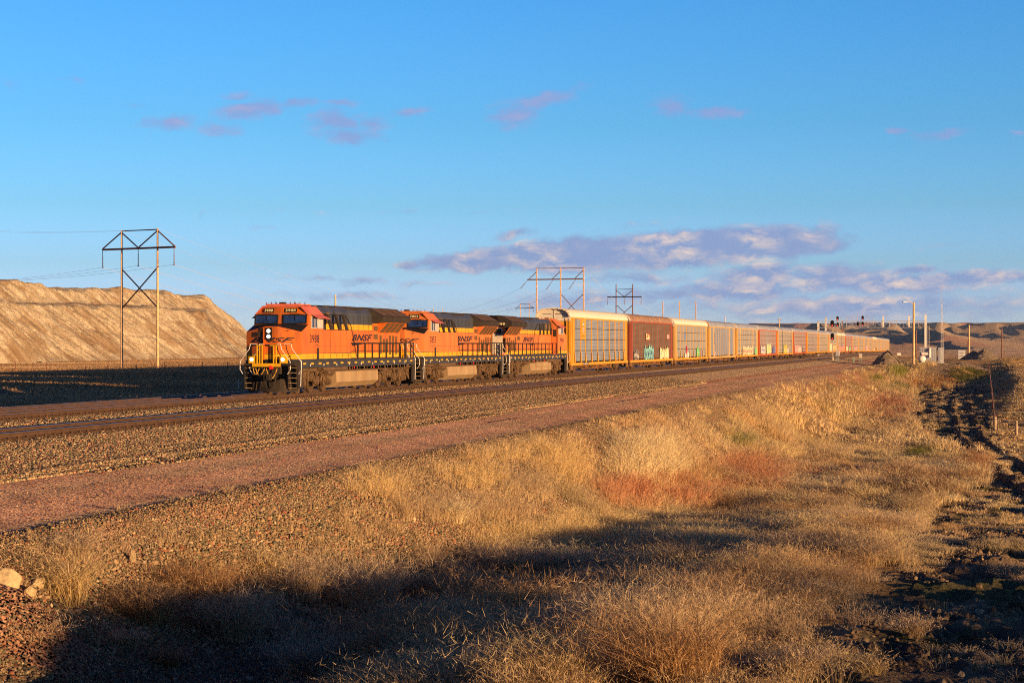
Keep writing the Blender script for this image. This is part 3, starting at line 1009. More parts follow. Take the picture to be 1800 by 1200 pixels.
    n.build('cab', BODY + [M_BROWNBLK], t)

    r = MB()
    cab = [(-1.56, 4.17), (-1.10, 4.66), (-.6, 4.72), (.6, 4.72), (1.10, 4.66), (1.56, 4.17), (1.50, 4.17), (1.08, 4.60), (-1.08, 4.60), (-1.50, 4.17)]
    r.extr(cab, 2.16, 4.5, 0)
    r.box(-.95, .95, 2.3, 4.1, 4.70, 4.78, 0)
    r.build('cab_roof', [M_PINK if not faded else M_ORANGE2], t)
    for i in range(12):                                                   # antennas and horn on the cab roof
        xx = -1.0 + i * .18
        ra = MB()
        ra.cyl((xx, 2.5 + (i % 3) * .3, 4.74), (xx, 2.5 + (i % 3) * .3, 4.86 + .03 * (i % 2)), .022, n=6)
        ra.build('roof_antenna', [M_BROWNBLK], t)
    MB().box(-.3, .0, 2.6, 2.9, 4.74, 4.88).build('horn', [M_BROWNBLK], t)

    # windscreens, frames, wipers, number boards
    for nm, x0, x1 in (('windshield', -1.42, -.20), ('windshield', .16, 1.42)):
        w = MB()
        M = Matrix.Translation((0, 2.075, 3.93)) @ Matrix.Rotation(R(-9), 4, 'X')
        w.box(x0, x1, -.035, .0, -.19, .22, 0, M)
        o = w.build(nm, [M_GLASS], t, bevel=.02)
        w = MB()
        for a0, a1, b0, b1 in ((x0 - .05, x1 + .05, -.24, -.19), (x0 - .05, x1 + .05, .22, .27), (x0 - .05, x0, -.19, .22), (x1, x1 + .05, -.19, .22)):
            w.box(a0, a1, -.05, .0, b0, b1, 0, M)
        xm = (x0 + x1) / 2
        w.bar(M @ Vector((xm, -.06, .30)), M @ Vector((xm + .05, -.06, -.05)), .02, mi=0)
        w.bar(M @ Vector((xm - .3, -.07, .30)), M @ Vector((xm + .4, -.07, .30)), .02, mi=0)
        w.build('window_frame', [M_BLACK], o)
    for x0, x1 in ((-1.0, -.45), (.18, .86)):
        w = MB()
        M = Matrix.Translation((0, 2.21, 4.41)) @ Matrix.Rotation(R(-16), 4, 'X')
        w.box(x0, x1, -.05, .0, -.11, .13, 0, M)
        vs, fs = text_geo(num, 0, .012)
        ww, hh = (x1 - x0) * .84, .15
        w.add([M @ Vector((x0 + (x1 - x0) * .08 + a * ww, -.056, -.07 + b * hh)) for a, b in vs], fs, 1)
        w.build('number_board', [M_BLACK, M_NUM], t, fix=False)
    # side windows and awning
    for sx in (1, -1):
        w = MB()
        w.box(*sorted((1.541 * sx, 1.555 * sx)), 2.62, 3.42, 3.52, 4.06, 0)
        w.box(*sorted((1.541 * sx, 1.555 * sx)), 3.50, 4.26, 3.52, 4.06, 1)
        o = w.build('side_window', [M_GLASS, M_SILVER], t)
        w = MB()
        for y0, y1, z0, z1 in ((2.48, 2.62, 3.46, 4.12), (3.42, 3.50, 3.46, 4.12), (4.26, 4.34, 3.46, 4.12), (2.62, 4.26, 3.46, 3.52), (2.62, 4.26, 4.06, 4.12), (3.0, 3.10, 3.52, 4.06), (3.75, 3.82, 3.52, 4.06)):
            w.box(*sorted((1.541 * sx, 1.575 * sx)), y0, y1, z0, z1)
        w.build('window_frame', [M_SILVER], o)
        w = MB()
        w.add([(1.55 * sx, 2.5, 4.20), (1.55 * sx, 4.5, 4.18), (1.88 * sx, 4.62, 3.98), (1.88 * sx, 2.62, 4.03), (1.55 * sx, 2.5, 4.22), (1.55 * sx, 4.5, 4.20), (1.88 * sx, 4.62, 4.0), (1.88 * sx, 2.62, 4.05)],
              [(0, 1, 2, 3), (7, 6, 5, 4), (0, 4, 5, 1), (1, 5, 6, 2), (2, 6, 7, 3), (3, 7, 4, 0)])
        w.build('awning', [M_PINK], t)

    # long hood
    h = MB()
    def hood(y0, y1, hx, xt=.72, zt_=4.70, z_sh=4.42):
        prof = [(-hx, 1.77), (-hx, 1.84), (-hx, 2.11), (-hx, 2.14), (-hx, 3.42), (-hx, 3.45), (-hx, 3.75), (-hx, z_sh), (-xt, zt_), (xt, zt_), (hx, z_sh), (hx, 3.75), (hx, 3.45), (hx, 3.42), (hx, 2.14), (hx, 2.11), (hx, 1.84), (hx, 1.77)]
        side = [4, 1, 2, 0, 2, 1, 3, 3, 3, 3, 3, 1, 2, 0, 2, 1, 4, 4]
        h.extr(prof, y0, y1, 3, mis=side)
    hood(4.43, wing0, .95)
    # wide equipment cabinet behind the cab
    for sx in (1,):
        for z0, z1, mi in ((1.77, 1.84, 4), (1.84, 2.11, 1), (2.11, 2.14, 2), (2.14, 3.40, 0)):
            h.box(*sorted((.951 * sx, 1.535 * sx)), 4.425, 9.0, z0, z1, mi)
        for yy in (5.6, 7.2, 8.2):
            h.box(*sorted((1.536 * sx, 1.541 * sx)), yy, yy + .02, 2.2, 3.36, 5)
        h.box(*sorted((1.536 * sx, 1.541 * sx)), 4.5, 8.9, 2.5, 2.512, 5)
    # door with a rounded window in the rear wall of the cab, other side
    h.box(-1.45, -1.02, 4.425, 4.45, 1.8, 4.0, 0)
    h.box(-1.38, -1.10, 4.451, 4.46, 3.25, 3.85, 5)
    h.box(-1.47, -1.44, 4.43, 4.47, 1.8, 4.0, 5)
    h.build('long_hood', BODY + [M_BROWNBLK], t, fix=True)
    # thin safety lines across the yellow stripes, door seams
    s = MB()
    for sx in (1, -1):
        for z in (3.55, 3.65):
            s.box(*sorted((.951 * sx, .957 * sx)), 9.0, wing0, z, z + .014)
        for yy in np.arange(9.4, wing0, .9):
            s.box(*sorted((.951 * sx, .958 * sx)), yy, yy + .02, 2.2, 4.3)
        for z in (1.93, 2.02):
            s.box(*sorted((1.541 * sx, 1.546 * sx)), 1.1, 9.0, z, z + .012)
        for yy in (1.9, 2.9, 4.4, 5.6, 6.6, 7.6, 8.6):
            s.box(*sorted((1.541 * sx, 1.547 * sx)), yy, yy + .03, 1.85, 2.1)
        s.tube([(.99 * sx, 9.6, 4.3), (1.0 * sx, 10.6, 3.7), (1.0 * sx, 11.2, 2.7), (1.0 * sx, 11.6, 1.9)], .02, 5)
        s.tube([(.99 * sx, 7.7, 4.4), (1.02 * sx, 9.4, 3.1), (1.02 * sx, 9.6, 1.9)], .018, 5)
    s.build('hood_trim', [M_BROWNBLK], t)
    # tall vents and brake grid behind the cab
    g = MB()
    for sx in (1, -1):
        for yy in (4.75, 6.0, 7.35, 8.6):
            g.add([((1.36 if sx > 0 else .96) * sx, yy, 3.40), ((1.46 if sx > 0 else 1.06) * sx, yy, 3.40), (1.22 * sx if sx > 0 else -1.02, yy, 4.28), (1.10 * sx if sx > 0 else -.96, yy, 4.30), ((1.36 if sx > 0 else .96) * sx, yy + .28, 3.40), ((1.46 if sx > 0 else 1.06) * sx, yy + .28, 3.40), (1.22 * sx if sx > 0 else -1.02, yy + .28, 4.28), (1.10 * sx if sx > 0 else -.96, yy + .28, 4.30)],
                  [(0, 1, 2, 3), (7, 6, 5, 4), (0, 4, 5, 1), (1, 5, 6, 2), (2, 6, 7, 3), (3, 7, 4, 0)])
        g.box(*sorted((.952 * sx, .99 * sx)), 5.15, 5.6, 3.75, 4.38, 1)
        g.box(*sorted((.952 * sx, .99 * sx)), 6.4, 6.85, 3.75, 4.38, 1)
        for k_ in range(6):
            g.box(*sorted((.991 * sx, 1.03 * sx)), 6.42, 6.83, 3.82 + k_ * .09, 3.86 + k_ * .09, 2)
            g.box(*sorted((.991 * sx, 1.03 * sx)), 5.17, 5.58, 3.82 + k_ * .09, 3.86 + k_ * .09, 2)
        g.tube([(1.05 * sx, 4.6, 4.28), (1.05 * sx, 9.2, 4.28)], .022, 5)
        g.tube([(1.2 * sx, 4.6, 3.86), (1.2 * sx, 9.2, 3.86)], .018, 5)
    g.build_sides('vent', [M_BROWNBLK, M_MESH, M_TANK], t)
    ex = MB()                                                             # exhaust and roof hatches
    ex.cyl((-.3, 7.9, 4.68), (-.3, 7.9, 4.82), .34, n=14)
    ex.cyl((.35, 7.9, 4.68), (.35, 7.9, 4.80), .30, n=14)
    ex.box(-.68, .68, 8.8, 12.4, 4.68, 4.80)
    ex.box(-.80, .80, 10.4, 13.2, 4.40, 4.725)
    ex.build('exhaust_stack', [M_BROWNBLK], t)

    # radiator end
    rad = MB()
    w1 = 20.4
    prof = [(-.95, 1.77), (-.95, 1.84), (-.95, 2.11), (-.95, 2.14), (-.95, 3.86), (-.95, 4.40), (-.6, 4.72), (.6, 4.72), (.95, 4.40), (.95, 3.86), (.95, 2.14), (.95, 2.11), (.95, 1.84), (.95, 1.77)]
    rad.extr(prof, wing0 + .002, w1 - .3, 0, mis=[4, 1, 2, 0, 3, 3, 3, 3, 3, 0, 2, 1, 4, 4])
    rad.build('radiator_housing', BODY, t)
    wg = MB()
    for sx in (1, -1):
        A = [(.952, 3.90), (1.50, 3.93), (1.56, 4.28), (.62, 4.80), (.2, 4.84)]
        B = [(.952, 3.90), (1.50, 3.93), (1.56, 4.28), (.62, 4.80), (.2, 4.84)]
        y0, y1 = wing0 - .1, w1
        vs = [(x * sx, y0 + (1.55 - x) * -.2 + .1, z) for x, z in A] + [(x * sx, y1, z) for x, z in B]
        n_ = len(A)
        fs = [(i, i + n_, (i + 1) % n_ + n_, (i + 1) % n_) for i in range(n_)]
        wg.add(vs, fs, 0)
        wg.add(vs, [tuple(range(n_)), tuple(range(2 * n_ - 1, n_ - 1, -1))], 0)
        # screens on the slanted roof
        nsc = 3
        for i in range(nsc):
            a0 = y0 + .5 + i * (y1 - y0 - .8) / nsc
            a1 = a0 + (y1 - y0 - .8) / nsc - .14
            def q(x, z, yy, o=.012):
                return (x * sx, yy, z + o)
            wg.add([q(1.50, 4.325, a0), q(1.50, 4.325, a1), q(.68, 4.775, a1), q(.68, 4.775, a0)], [(0, 1, 2, 3)], 1)
        # slanted screens below the wing
        for i in range(4):
            c0 = wing0 + 1.3 + i * .95
            wg.add([(1.0 * sx, c0, 3.34), (1.0 * sx, c0 + .78, 3.34), (1.44 * sx, c0 + .92, 3.90), (1.44 * sx, c0 + .14, 3.90)], [(0, 1, 2, 3)], 1)
        wg.add([(.955 * sx, wing0 + 1.1, 3.30), (.955 * sx, wing0 + 5.2, 3.30), (1.43 * sx, wing0 + 5.3, 3.925), (1.43 * sx, wing0 + 1.1, 3.925)], [(0, 1, 2, 3)], 2)
        wg.add([(.955 * sx, wing0 + 1.1, 3.30), (1.43 * sx, wing0 + 1.1, 3.925), (.955 * sx, wing0 + 1.1, 3.925)], [(0, 1, 2)], 2)
    wg.build_sides('radiator_wing', [M_BROWNBLK, M_MESH, OR], t)
    gr = MB()
    for sx in (1, -1):
        for z in (3.42, 2.92):
            gr.box(*sorted((.952 * sx, .975 * sx)), wing0 + .25, wing0 + 1.0, z, z + .30)
        for i, (z0, z1) in enumerate(((2.05, 3.15), (2.1, 2.95), (2.1, 2.95), (2.0, 3.15), (2.5, 3.15), (2.0, 3.1))):
            yy = wing0 + 1.4 + i * .62
            gr.box(*sorted((.952 * sx, .98 * sx)), yy, yy + .34, z0, z1)
    gr.build_sides('grille', [M_MESH], t)

    if rev:
        pn = MB()
        pn.box(-.72, .08, w1 - .30, w1 - .27, 1.86, 3.86, 0)
        pn.box(-.62, -.04, w1 - .27, w1 - .26, 3.40, 3.80, 1)
        pn.build('end_panel', [paint('cream_panel', (.60, .50, .38), .6), M_BROWNBLK], t)
        pn = MB()
        text_on(pn, num, (-.20, w1 + .012, 4.06), (-1, 0, 0), (0, 0, 1), .78, .19, 0, .012)
        pn.build('road_number', [M_NUM], t, fix=False)
    # fuel tank
    tk = MB()
    prof = [(-1.30, 1.17), (-1.47, 1.10), (-1.50, .52), (-1.12, .22), (1.12, .22), (1.50, .52), (1.47, 1.10), (1.30, 1.17)]
    tk.extr(prof, 6.75, 14.1, 0)
    if tank == 'round':
        for sx in (1, -1):
            tk.cyl((1.28 * sx, 8.0, .96), (1.28 * sx, 10.3, .96), .30, n=16)
            tk.cyl((1.28 * sx, 10.5, .96), (1.28 * sx, 12.4, .96), .30, n=16)
            tk.box(*sorted((1.40 * sx, 1.56 * sx)), 9.8, 10.4, .5, .7)
    else:
        for sx in (1, -1):
            for yy in (10.1, 10.45):
                tk.box(*sorted((1.47 * sx, 1.51 * sx)), yy, yy + .07, .5, 1.1, 0)
    tk.build('fuel_tank', [M_TANK], t, bevel=.03)

    # trucks
    for yc in (4.35, 18.15):
        tr = put('truck', TRUCK, t, (0, yc, 0))
        for dy in (-2.05, 0, 2.05):
            put('wheel', WHEEL, tr, (0, dy, 0))

    # couplers, plow, end steps
    for end in (0, 1):
        M = Matrix.Identity(4) if not end else Matrix.Translation((0, 22.3, 0)) @ Matrix.Rotation(math.pi, 4, 'Z')
        c = MB()
        c.box(-.11, .11, .25, 1.3, .78, 1.0, 0, M)
        c.box(-.18, .2, .0, .30, .72, 1.06, 0, M)
        c.box(-.02, .2, -.06, .1, .76, 1.02, 0, M)
        c.build('coupler', [M_BROWNBLK], t, bevel=.02)
        p = MB()
        # blade swept back to both sides, with slots
        for sx in (1, -1):
            a = [(0, .28, .12), (.55 * sx, .38, .12), (1.42 * sx, .86, .14), (1.38 * sx, 1.0, .72), (.55 * sx, .62, .80), (0, .56, .62)]
            vs = [M @ Vector(q) for q in a] + [M @ (Vector(q) + Vector((0, .06, 0))) for q in a]
            p.add(vs, [(0, 1, 4, 5), (1, 2, 3, 4), (11, 10, 7, 6), (10, 9, 8, 7), (0, 6, 7, 1), (1, 7, 8, 2), (2, 8, 9, 3), (3, 9, 10, 4), (4, 10, 11, 5)], 0)
            for q in (.5, .8, 1.08):
                p.bar(M @ Vector((q * sx, .33 + q * .25, .2)), M @ Vector((q * sx * .96, .52 + q * .24, .72)), .06, .03, 1)
        p.build('plow', [M_BROWNBLK, M_DUSTD], t)
        pl = MB()
        pl.box(-1.42, 1.42, .42, .96, 1.50, 1.62, 0, M)
        pl.box(-.95, .62, .36, .42, 1.44, 1.62, 1, M)
        pl.box(-.55, .55, .55, .95, 1.05, 1.50, 0, M)
        pl.box(-.9, .9, .94, 1.0, .9, 1.5, 0, M)
        pl.cyl(M @ Vector((.10, .50, 1.40)), M @ Vector((.10, .34, 1.40)), .10, n=14, mi=2)
        for sx in (1, -1):
            pl.box(*[.62 * sx, 1.42 * sx][:: sx], .80, .86, .45, 1.5, 0, M)
            pl.box(*[1.40 * sx, 1.50 * sx][:: sx], .62, 1.35, .28, 1.5, 0, M)
        pl.build('anticlimber', [M_BROWNBLK, M_YELLOW, M_RED], t)
        for sx in (1, -1):
            st = MB()
            for i in range(5):
                st.box(*[1.0 * sx, 1.44 * sx][:: sx], .60 - .0 * i, .80, .30 + i * .27, .335 + i * .27, 1, M)
            st.box(*[.96 * sx, 1.0 * sx][:: sx], .58, .84, .26, 1.5, 0, M)
            st.build('step', [M_BROWNBLK, M_TANK], t)
        # white grab rails bowing out over the steps, hoses, ditch lights
        for sx in (1, -1):
            gr_ = MB()
            for x_, yy in ((.62, .52), (1.2, .60)):
                gr_.tube([M @ Vector(q) for q in ((x_ * .62 * sx, yy, 2.62), (x_ * .95 * sx, yy, 2.64), (x_ * 1.0 * sx, yy, 2.38), ((x_ + .50) * sx, yy - .02, 1.72), ((x_ + .52) * sx, yy - .02, 1.30), ((x_ + .36) * sx, yy, 1.06))], .020, 6)
            gr_.tube([M @ Vector(q) for q in ((1.56 * sx, 1.0, 1.75), (1.56 * sx, .96, 1.2), (1.54 * sx, .95, .4))], .022, 6)
            gr_.build('grab_rail', [M_WHITE if not (rev or end) or True else M_BLACK], t)
        if end == 0:
            q = MB()
            for x_ in (-.72, -.58, -.44, -.02 + .22, .35):
                q.bar(M @ Vector((x_, .50, 1.60)), M @ Vector((x_, .50, 2.55)), .05, .05, 0)
            q.bar(M @ Vector((-.75, .50, 2.56)), M @ Vector((-.4, .50, 2.56)), .05, .05, 0)
            q.bar(M @ Vector((.0, .50, 2.56)), M @ Vector((.5, .50, 2.56)), .05, .05, 0)
            q.build('front_railing', [M_YELLOW], t)
            for x_ in (-1.02, .72):
                d = MB()
                d.box(x_ - .17, x_ + .17, .48, .74, 1.63, 1.98, 0)
                d.cyl((x_, .475, 1.82), (x_, .45, 1.82), .10, n=18, mi=1)
                d.build('ditch_light', [M_YELLOW, M_LAMP if num == '3988' else M_SILVER], t)
            d = MB()
            d.box(-.30, .06, .60, .67, 2.86, 3.50, 0)
            for z in (3.03, 3.32):
                d.cyl((-.12, .60, z), (-.12, .57, z), .10, n=20, mi=1)
            d.build('headlight', [M_BLACK, M_LAMP if not rev and num == '3988' else M_SILVER], t)
        hs = MB()
        for x0, x1, dr in ((-.75, -.25, .36), (-.15, .45, .52), (-.9, -.55, .3)):
            ptsq = []
            for i in range(11):
                u_ = i / 10
                ptsq.append(M @ Vector((x0 + (x1 - x0) * u_, .36 - .06 * math.sin(math.pi * u_), 1.36 - dr * math.sin(math.pi * u_) ** .8)))
            hs.tube(ptsq, .026, 6, 0)
        hs.tube([M @ Vector(q) for q in ((.35, .45, 1.0), (.4, .3, .8), (.33, .25, .5), (.25, .25, .35))], .035, 6, 1)
        hs.tube([M @ Vector(q) for q in ((-.35, .45, 1.0), (-.4, .3, .8), (-.36, .25, .5), (-.3, .25, .4))], .03, 6, 1)
        hs.build('air_hose', [paint('hose', (.45, .25, .05), .6), M_BROWNBLK], t)

    # side handrails along the walkway
    hr = MB()
    for sx in (1, -1):
        X = 1.47 * sx
        y_a = rail0 if sx > 0 else 4.9
        yy = y_a
        while yy < 20.6:
            hr.bar((X, yy, 1.77), (X, yy, 2.68), .11 if num == '3988' else .05, .07, 0)
            yy += 1.32
        hr.bar((X, y_a - .4, 2.70), (X, 20.7, 2.70), .045, .045, 0)
        hr.bar((X, y_a, 2.25), (X, 20.7, 2.25), .02, .02, 0)
        for yy in (20.7, 21.2):
            hr.bar((X, yy, 1.6), (X, yy, 2.74), .07, .07, 0)
    hr.bar((-1.45, 21.2, 2.72), (1.45, 21.2, 2.72), .05, .05)
    for x_ in (-.9, -.35, .35, .9):
        hr.bar((x_, 21.2, 1.7), (x_, 21.2, 2.72), .045, .045)
    hr.build('handrail', [M_BROWNBLK], t)

    # lettering
    for sx in (1, -1):
        L, L2 = MB(), MB()
        rt = (0, 1, 0) if sx > 0 else (0, -1, 0)
        def at(y0, y1):
            return y0 if sx > 0 else y1
        a, b = logo
        text_on(L, 'BNSF', (.966 * sx, at(a, b), 2.80), rt, (0, 0, 1), b - a, .40, .42, .03)
        # wedge under the word
        L.sheet([(.966 * sx, a + .1, 2.52), (.966 * sx, a + (b - a) * .8, 2.70), (.966 * sx, a + .1, 2.70)])
        text_on(L2, num, (1.549 * sx, at(2.33, 3.75), 2.70), rt, (0, 0, 1), 1.42, .43, 0, .004)
        L.build('railroad_name', [M_NAVY], t, fix=False)
        L2.build('road_number', [M_NAVY], t, fix=False)
    nl = MB()                                                             # name across the nose, following its facets
    vs, fs = text_geo('BNSF', .48, .035)
    def nose(x):
        ax = abs(x)
        return .66 if ax < .36 else .66 + (ax - .36) * (.39 / 1.18)
    nl.add([(-1.26 + a * 2.52, nose(-1.26 + a * 2.52) - .012, 2.72 + b * .26) for a, b in vs], fs)
    for xa, xb in ((-1.3, -.36), (-.36, .36), (.36, 1.1)):
        def zz(x):
            return .07 * (1 - (x + 1.3) / 2.4)
        nl.sheet([(xa, nose(xa) - .012, 2.55 - zz(xa) + .05), (xb, nose(xb) - .012, 2.55 - zz(xb) + .05), (xb, nose(xb) - .012, 2.61), (xa, nose(xa) - .012, 2.61)])
    nl.build('nose_emblem', [M_NAVY], t, fix=False)
    return t


locomotive('3988', 'lead orange locomotive numbered 3988 with its headlights on', 0.0, False, 14.6, M_ORANGE, False, 'flat')
locomotive('7855', 'faded orange locomotive numbered 7855 between the other two', 22.3, False, 15.2, M_ORANGE2, True, 'flat', 9.2, (10.7, 15.0))
l3 = locomotive('7999', 'third orange locomotive, turned backwards next to the first car', 66.9, True, 15.4, M_ORANGE2, True, 'round', 9.0, (11.0, 14.5))
# ------------------------------------------------------------------ auto rack cars and track
CAR_L = 28.5
WH2 = wheelset_mesh(.46)


def car_truck_mesh():
    a = MB()
    for sx in (1, -1):
        X = 1.0 * sx
        a.extr([(-1.25, .62), (-.95, .72), (-.35, .80), (.35, .80), (.95, .72), (1.25, .62), (1.22, .34), (.72, .36), (.42, .20), (-.42, .20), (-.72, .36), (-1.22, .34)], X - .07, X + .07, axis='x')
        for yy in (-.88, .88):
            a.cyl((X, yy, .46), (X + .16 * sx, yy, .46), .12, .10, 10)
        for yy in (-.15, .15):
            a.cyl((X + .05 * sx, yy, .25), (X + .05 * sx, yy, .62), .09, n=8)
    a.box(-.95, .95, -.22, .22, .45, .70)
    return a.mesh('truck', [M_DUSTD])


CTRUCK = car_truck_mesh()
YEL = paint('rack_yellow', (.56, .265, .016), .55, var=.15, dirt=(.30, .13, .03), dirt_amt=.45, streak=True)
YELP = paint('rack_pale_yellow', (.50, .30, .11), .6, var=.12, dirt=(.35, .18, .06), dirt_amt=.35, streak=True)
REDB = paint('rack_brown_red', (.26, .055, .030), .7, var=.25, dirt=(.12, .04, .03), dirt_amt=.5, streak=True)
REDO = paint('rack_orange_red', (.43, .085, .017), .65, var=.15, dirt=(.3, .08, .03), dirt_amt=.4, streak=True)
CREAM = paint('cream_roof', (.58, .53, .46), .6, var=.08, scale=2, dirt=(.55, .40, .26), dirt_amt=.35)
RUSTR = paint('rusty_roof', (.26, .17, .125), .8, var=.4, scale=2, dirt=(.20, .055, .02), dirt_amt=.9)
GREYR = paint('galvanised_roof', (.30, .32, .36), .5, metal=.3, var=.2, scale=.6)
BLUER = paint('pale_roof', (.52, .56, .62), .55, metal=.2, var=.15)
PANS = paint('galvanised_panel', (.25, .29, .36), .55, metal=.3, var=.25, scale=1.2, dirt=(.24, .16, .10), dirt_amt=.4, streak=True)
PANG = paint('weathered_panel', (.245, .26, .28), .7, var=.22, scale=1.6, dirt=(.24, .17, .12), dirt_amt=.5, streak=True)
PANB = paint('brown_panel', (.135, .095, .072), .8, var=.25, scale=1.6, dirt=(.12, .06, .04), dirt_amt=.5, streak=True)
UNDER = paint('car_underframe', (.16, .075, .03), .85, var=.4, scale=2)
DARK = paint('panel_gap', (.02, .015, .013), .9)


def rack_parts(post, roof, pan, sill, endw, posts, rows, nodoor_dark=False):
    """meshes of one auto rack; y = 0 at the leading coupler face"""
    b0, b1 = .55, 27.35
    out = {}
    # louvred side panels
    a = MB()
    nz = 30
    zs = np.linspace(1.10, 4.86, nz + 1)
    prof = []
    for i in range(nz):
        prof += [(0.0, zs[i]), (.035, zs[i] + .03), (.035, zs[i + 1] - .035)]
    prof.append((0, zs[-1]))
    for sx in (1, -1):
        y0, y1 = b0 + 1.0, b1 - 1.0
        vs, fs = [], []
        for x, z in prof:
            vs += [((1.49 + x) * sx, y0, z), ((1.49 + x) * sx, y1, z)]
        for i in range(len(prof) - 1):
            fs.append((2 * i, 2 * i + 1, 2 * i + 3, 2 * i + 2))
        a.add(vs, fs, 0)
        for z in rows:
            a.box(*sorted((1.52 * sx, 1.532 * sx)), y0, y1, z, z + .055, 1)
    out['side_panel'] = a.mesh('side_panel', [pan, DARK])
    # frame: posts, top chord, end posts
    a = MB()
    for sx in (1, -1):
        for yy, w in posts:
            a.box(*sorted((1.50 * sx, (1.575 if posts is STD else 1.545) * sx)), yy - w / 2, yy + w / 2, 1.0, 4.88, 0)
            if posts is not STD:
                continue
            a.add([(1.575 * sx, yy - .11, 1.0), (1.66 * sx, yy - .11, 1.0), (1.575 * sx, yy - .11, 1.9), (1.575 * sx, yy + .11, 1.0), (1.66 * sx, yy + .11, 1.0), (1.575 * sx, yy + .11, 1.9)],
                  [(0, 1, 2), (5, 4, 3), (0, 3, 4, 1), (1, 4, 5, 2)], 0)
        a.box(*sorted((1.48 * sx, 1.58 * sx)), b0 + .15, b1 - .15, 4.86, 5.0, 0)
        for y0, y1 in ((b0 + .15, b0 + .5), (b0 + .72, b0 + 1.3), (b1 - 1.3, b1 - .72), (b1 - .5, b1 - .15)):
            a.box(*sorted((1.42 * sx, 1.56 * sx)), y0, y1, .98, 4.86, 0)
    out['frame'] = a.mesh('frame', [post])
    # side sill
    a = MB()
    for sx in (1, -1):
        a.add([(1.42 * sx, b0 - .1, .98), (1.62 * sx, b0 - .1, .98), (1.62 * sx, b0 - .1, .76), (1.42 * sx, b0 - .1, .70),
               (1.42 * sx, b1 + .1, .98), (1.62 * sx, b1 + .1, .98), (1.62 * sx, b1 + .1, .76), (1.42 * sx, b1 + .1, .70)],
              [(0, 1, 2, 3), (7, 6, 5, 4), (0, 4, 5, 1), (1, 5, 6, 2), (2, 6, 7, 3), (3, 7, 4, 0)], 0)
        a.box(*sorted((1.50 * sx, 1.60 * sx)), b0 - .25, b0 + .7, .35, .78, 1)
        a.box(*sorted((1.50 * sx, 1.60 * sx)), b1 - .7, b1 + .25, .35, .78, 1)
        for i in range(24):
            a.cyl((1.62 * sx, 1.4 + i * 1.1, .88), (1.635 * sx, 1.4 + i * 1.1, .88), .035, n=6, mi=1)
    a.box(-1.42, 1.42, b0, b1, .80, .97, 1)
    out['side_sill'] = a.mesh('side_sill', [sill, UNDER])
    a = MB()
    a.box(-.4, .4, 0.9, 27.6, .45, .80)
    a.box(-1.2, 1.2, 8.5, 8.7, .5, .8)
    for sx in (1, -1):
        for i, yy in enumerate((7.0, 8.1, 9.2, 10.3, 11.4)):
            a.bar((1.15 * sx, yy, .42), (1.15 * sx, yy + 1.0, .76), .06, .08)
        a.bar((1.2 * sx, 6.6, .40), (1.2 * sx, 20.8, .40), .05, .08)
        a.cyl((1.0 * sx, 13.4, .58), (1.0 * sx, 14.6, .58), .2, n=12)
        a.cyl((.9 * sx, 16.6, .58), (.9 * sx, 17.3, .58), .16, n=12)
        a.box(*sorted((1.05 * sx, 1.4 * sx)), 19.2, 19.7, .35, .8)
    out['underframe'] = a.mesh('underframe', [UNDER])
    # rounded roof with cross ribs
    a = MB()
    rp = [(1.56, 4.97), (1.55, 5.12), (1.44, 5.36), (1.24, 5.56), (.95, 5.69), (.5, 5.75), (0, 5.77)]
    rp = rp + [(-x, z) for x, z in reversed(rp[:-1])]
    ys = []
    y = b0 - .05
    i = 0
    while y < b1 + .05:
        ys.append((y, .022 * (i % 4 in (1, 2))))
        y += .11
        i += 1
    ys.append((b1 + .05, 0))
    vs = [(x * (1 + o / 1.5), yy, 4.97 + (z - 4.97) * (1 + o / .8)) for yy, o in ys for x, z in rp]
    n = len(rp)
    fs = [(i * n + j, i * n + j + 1, (i + 1) * n + j + 1, (i + 1) * n + j) for i in range(len(ys) - 1) for j in range(n - 1)]
    a.add(vs, fs, 0)
    out['roof'] = a.mesh('roof', [roof], fix=False)
    # end doors
    for yy, s in ((b0, -1), (b1, 1)):
        a = MB()
        poly = [(x, z) for x, z in rp]
        lowp = [(-1.54, 1.0), (1.54, 1.0), (1.56, 4.65), (-1.56, 4.65)]
        up = [(-1.56, 4.65), (1.56, 4.65)] + rp
        for pp, mi in ((lowp, 0), (up, 1)):
            a.add([(x * .985, yy, z - (.02 if mi else 0)) for x, z in pp] + [(x * .985, yy - s * .06, z - (.02 if mi else 0)) for x, z in pp],
                  [tuple(range(len(pp))), tuple(range(2 * len(pp) - 1, len(pp) - 1, -1))] + [(i, i + len(pp), (i + 1) % len(pp) + len(pp), (i + 1) % len(pp)) for i in range(len(pp))], mi)
        a.box(-.02, .02, *sorted((yy + s * .002, yy + s * .02)), 1.0, 5.72, 2)
        for xx in (-1.15, -.35, .35, 1.15):
            a.box(xx - .015, xx + .015, *sorted((yy + s * .002, yy + s * .05)), 1.1, 4.6, 2)
        a.box(-.95, -.18, *sorted((yy + s * .002, yy + s * .012)), 5.22, 5.27, 2)
        a.box(.18, 1.0, *sorted((yy + s * .002, yy + s * .012)), 5.24, 5.29, 2)
        # projecting roof hood frame
        for j in range(len(rp) - 1):
            p0, p1 = rp[j], rp[j + 1]
            a.add([(p0[0], yy - s * .02, p0[1] + .02), (p1[0], yy - s * .02, p1[1] + .02), (p1[0] * 1.0, yy + s * .34, p1[1] + .03), (p0[0], yy + s * .34, p0[1] + .03)], [(0, 1, 2, 3)], 3)
            a.add([(p0[0], yy + s * .34, p0[1] + .03), (p1[0], yy + s * .34, p1[1] + .03), (p1[0] * .93, yy + s * .34, p1[1] - .10), (p0[0] * .93, yy + s * .34, p0[1] - .04)], [(0, 1, 2, 3)], 3)
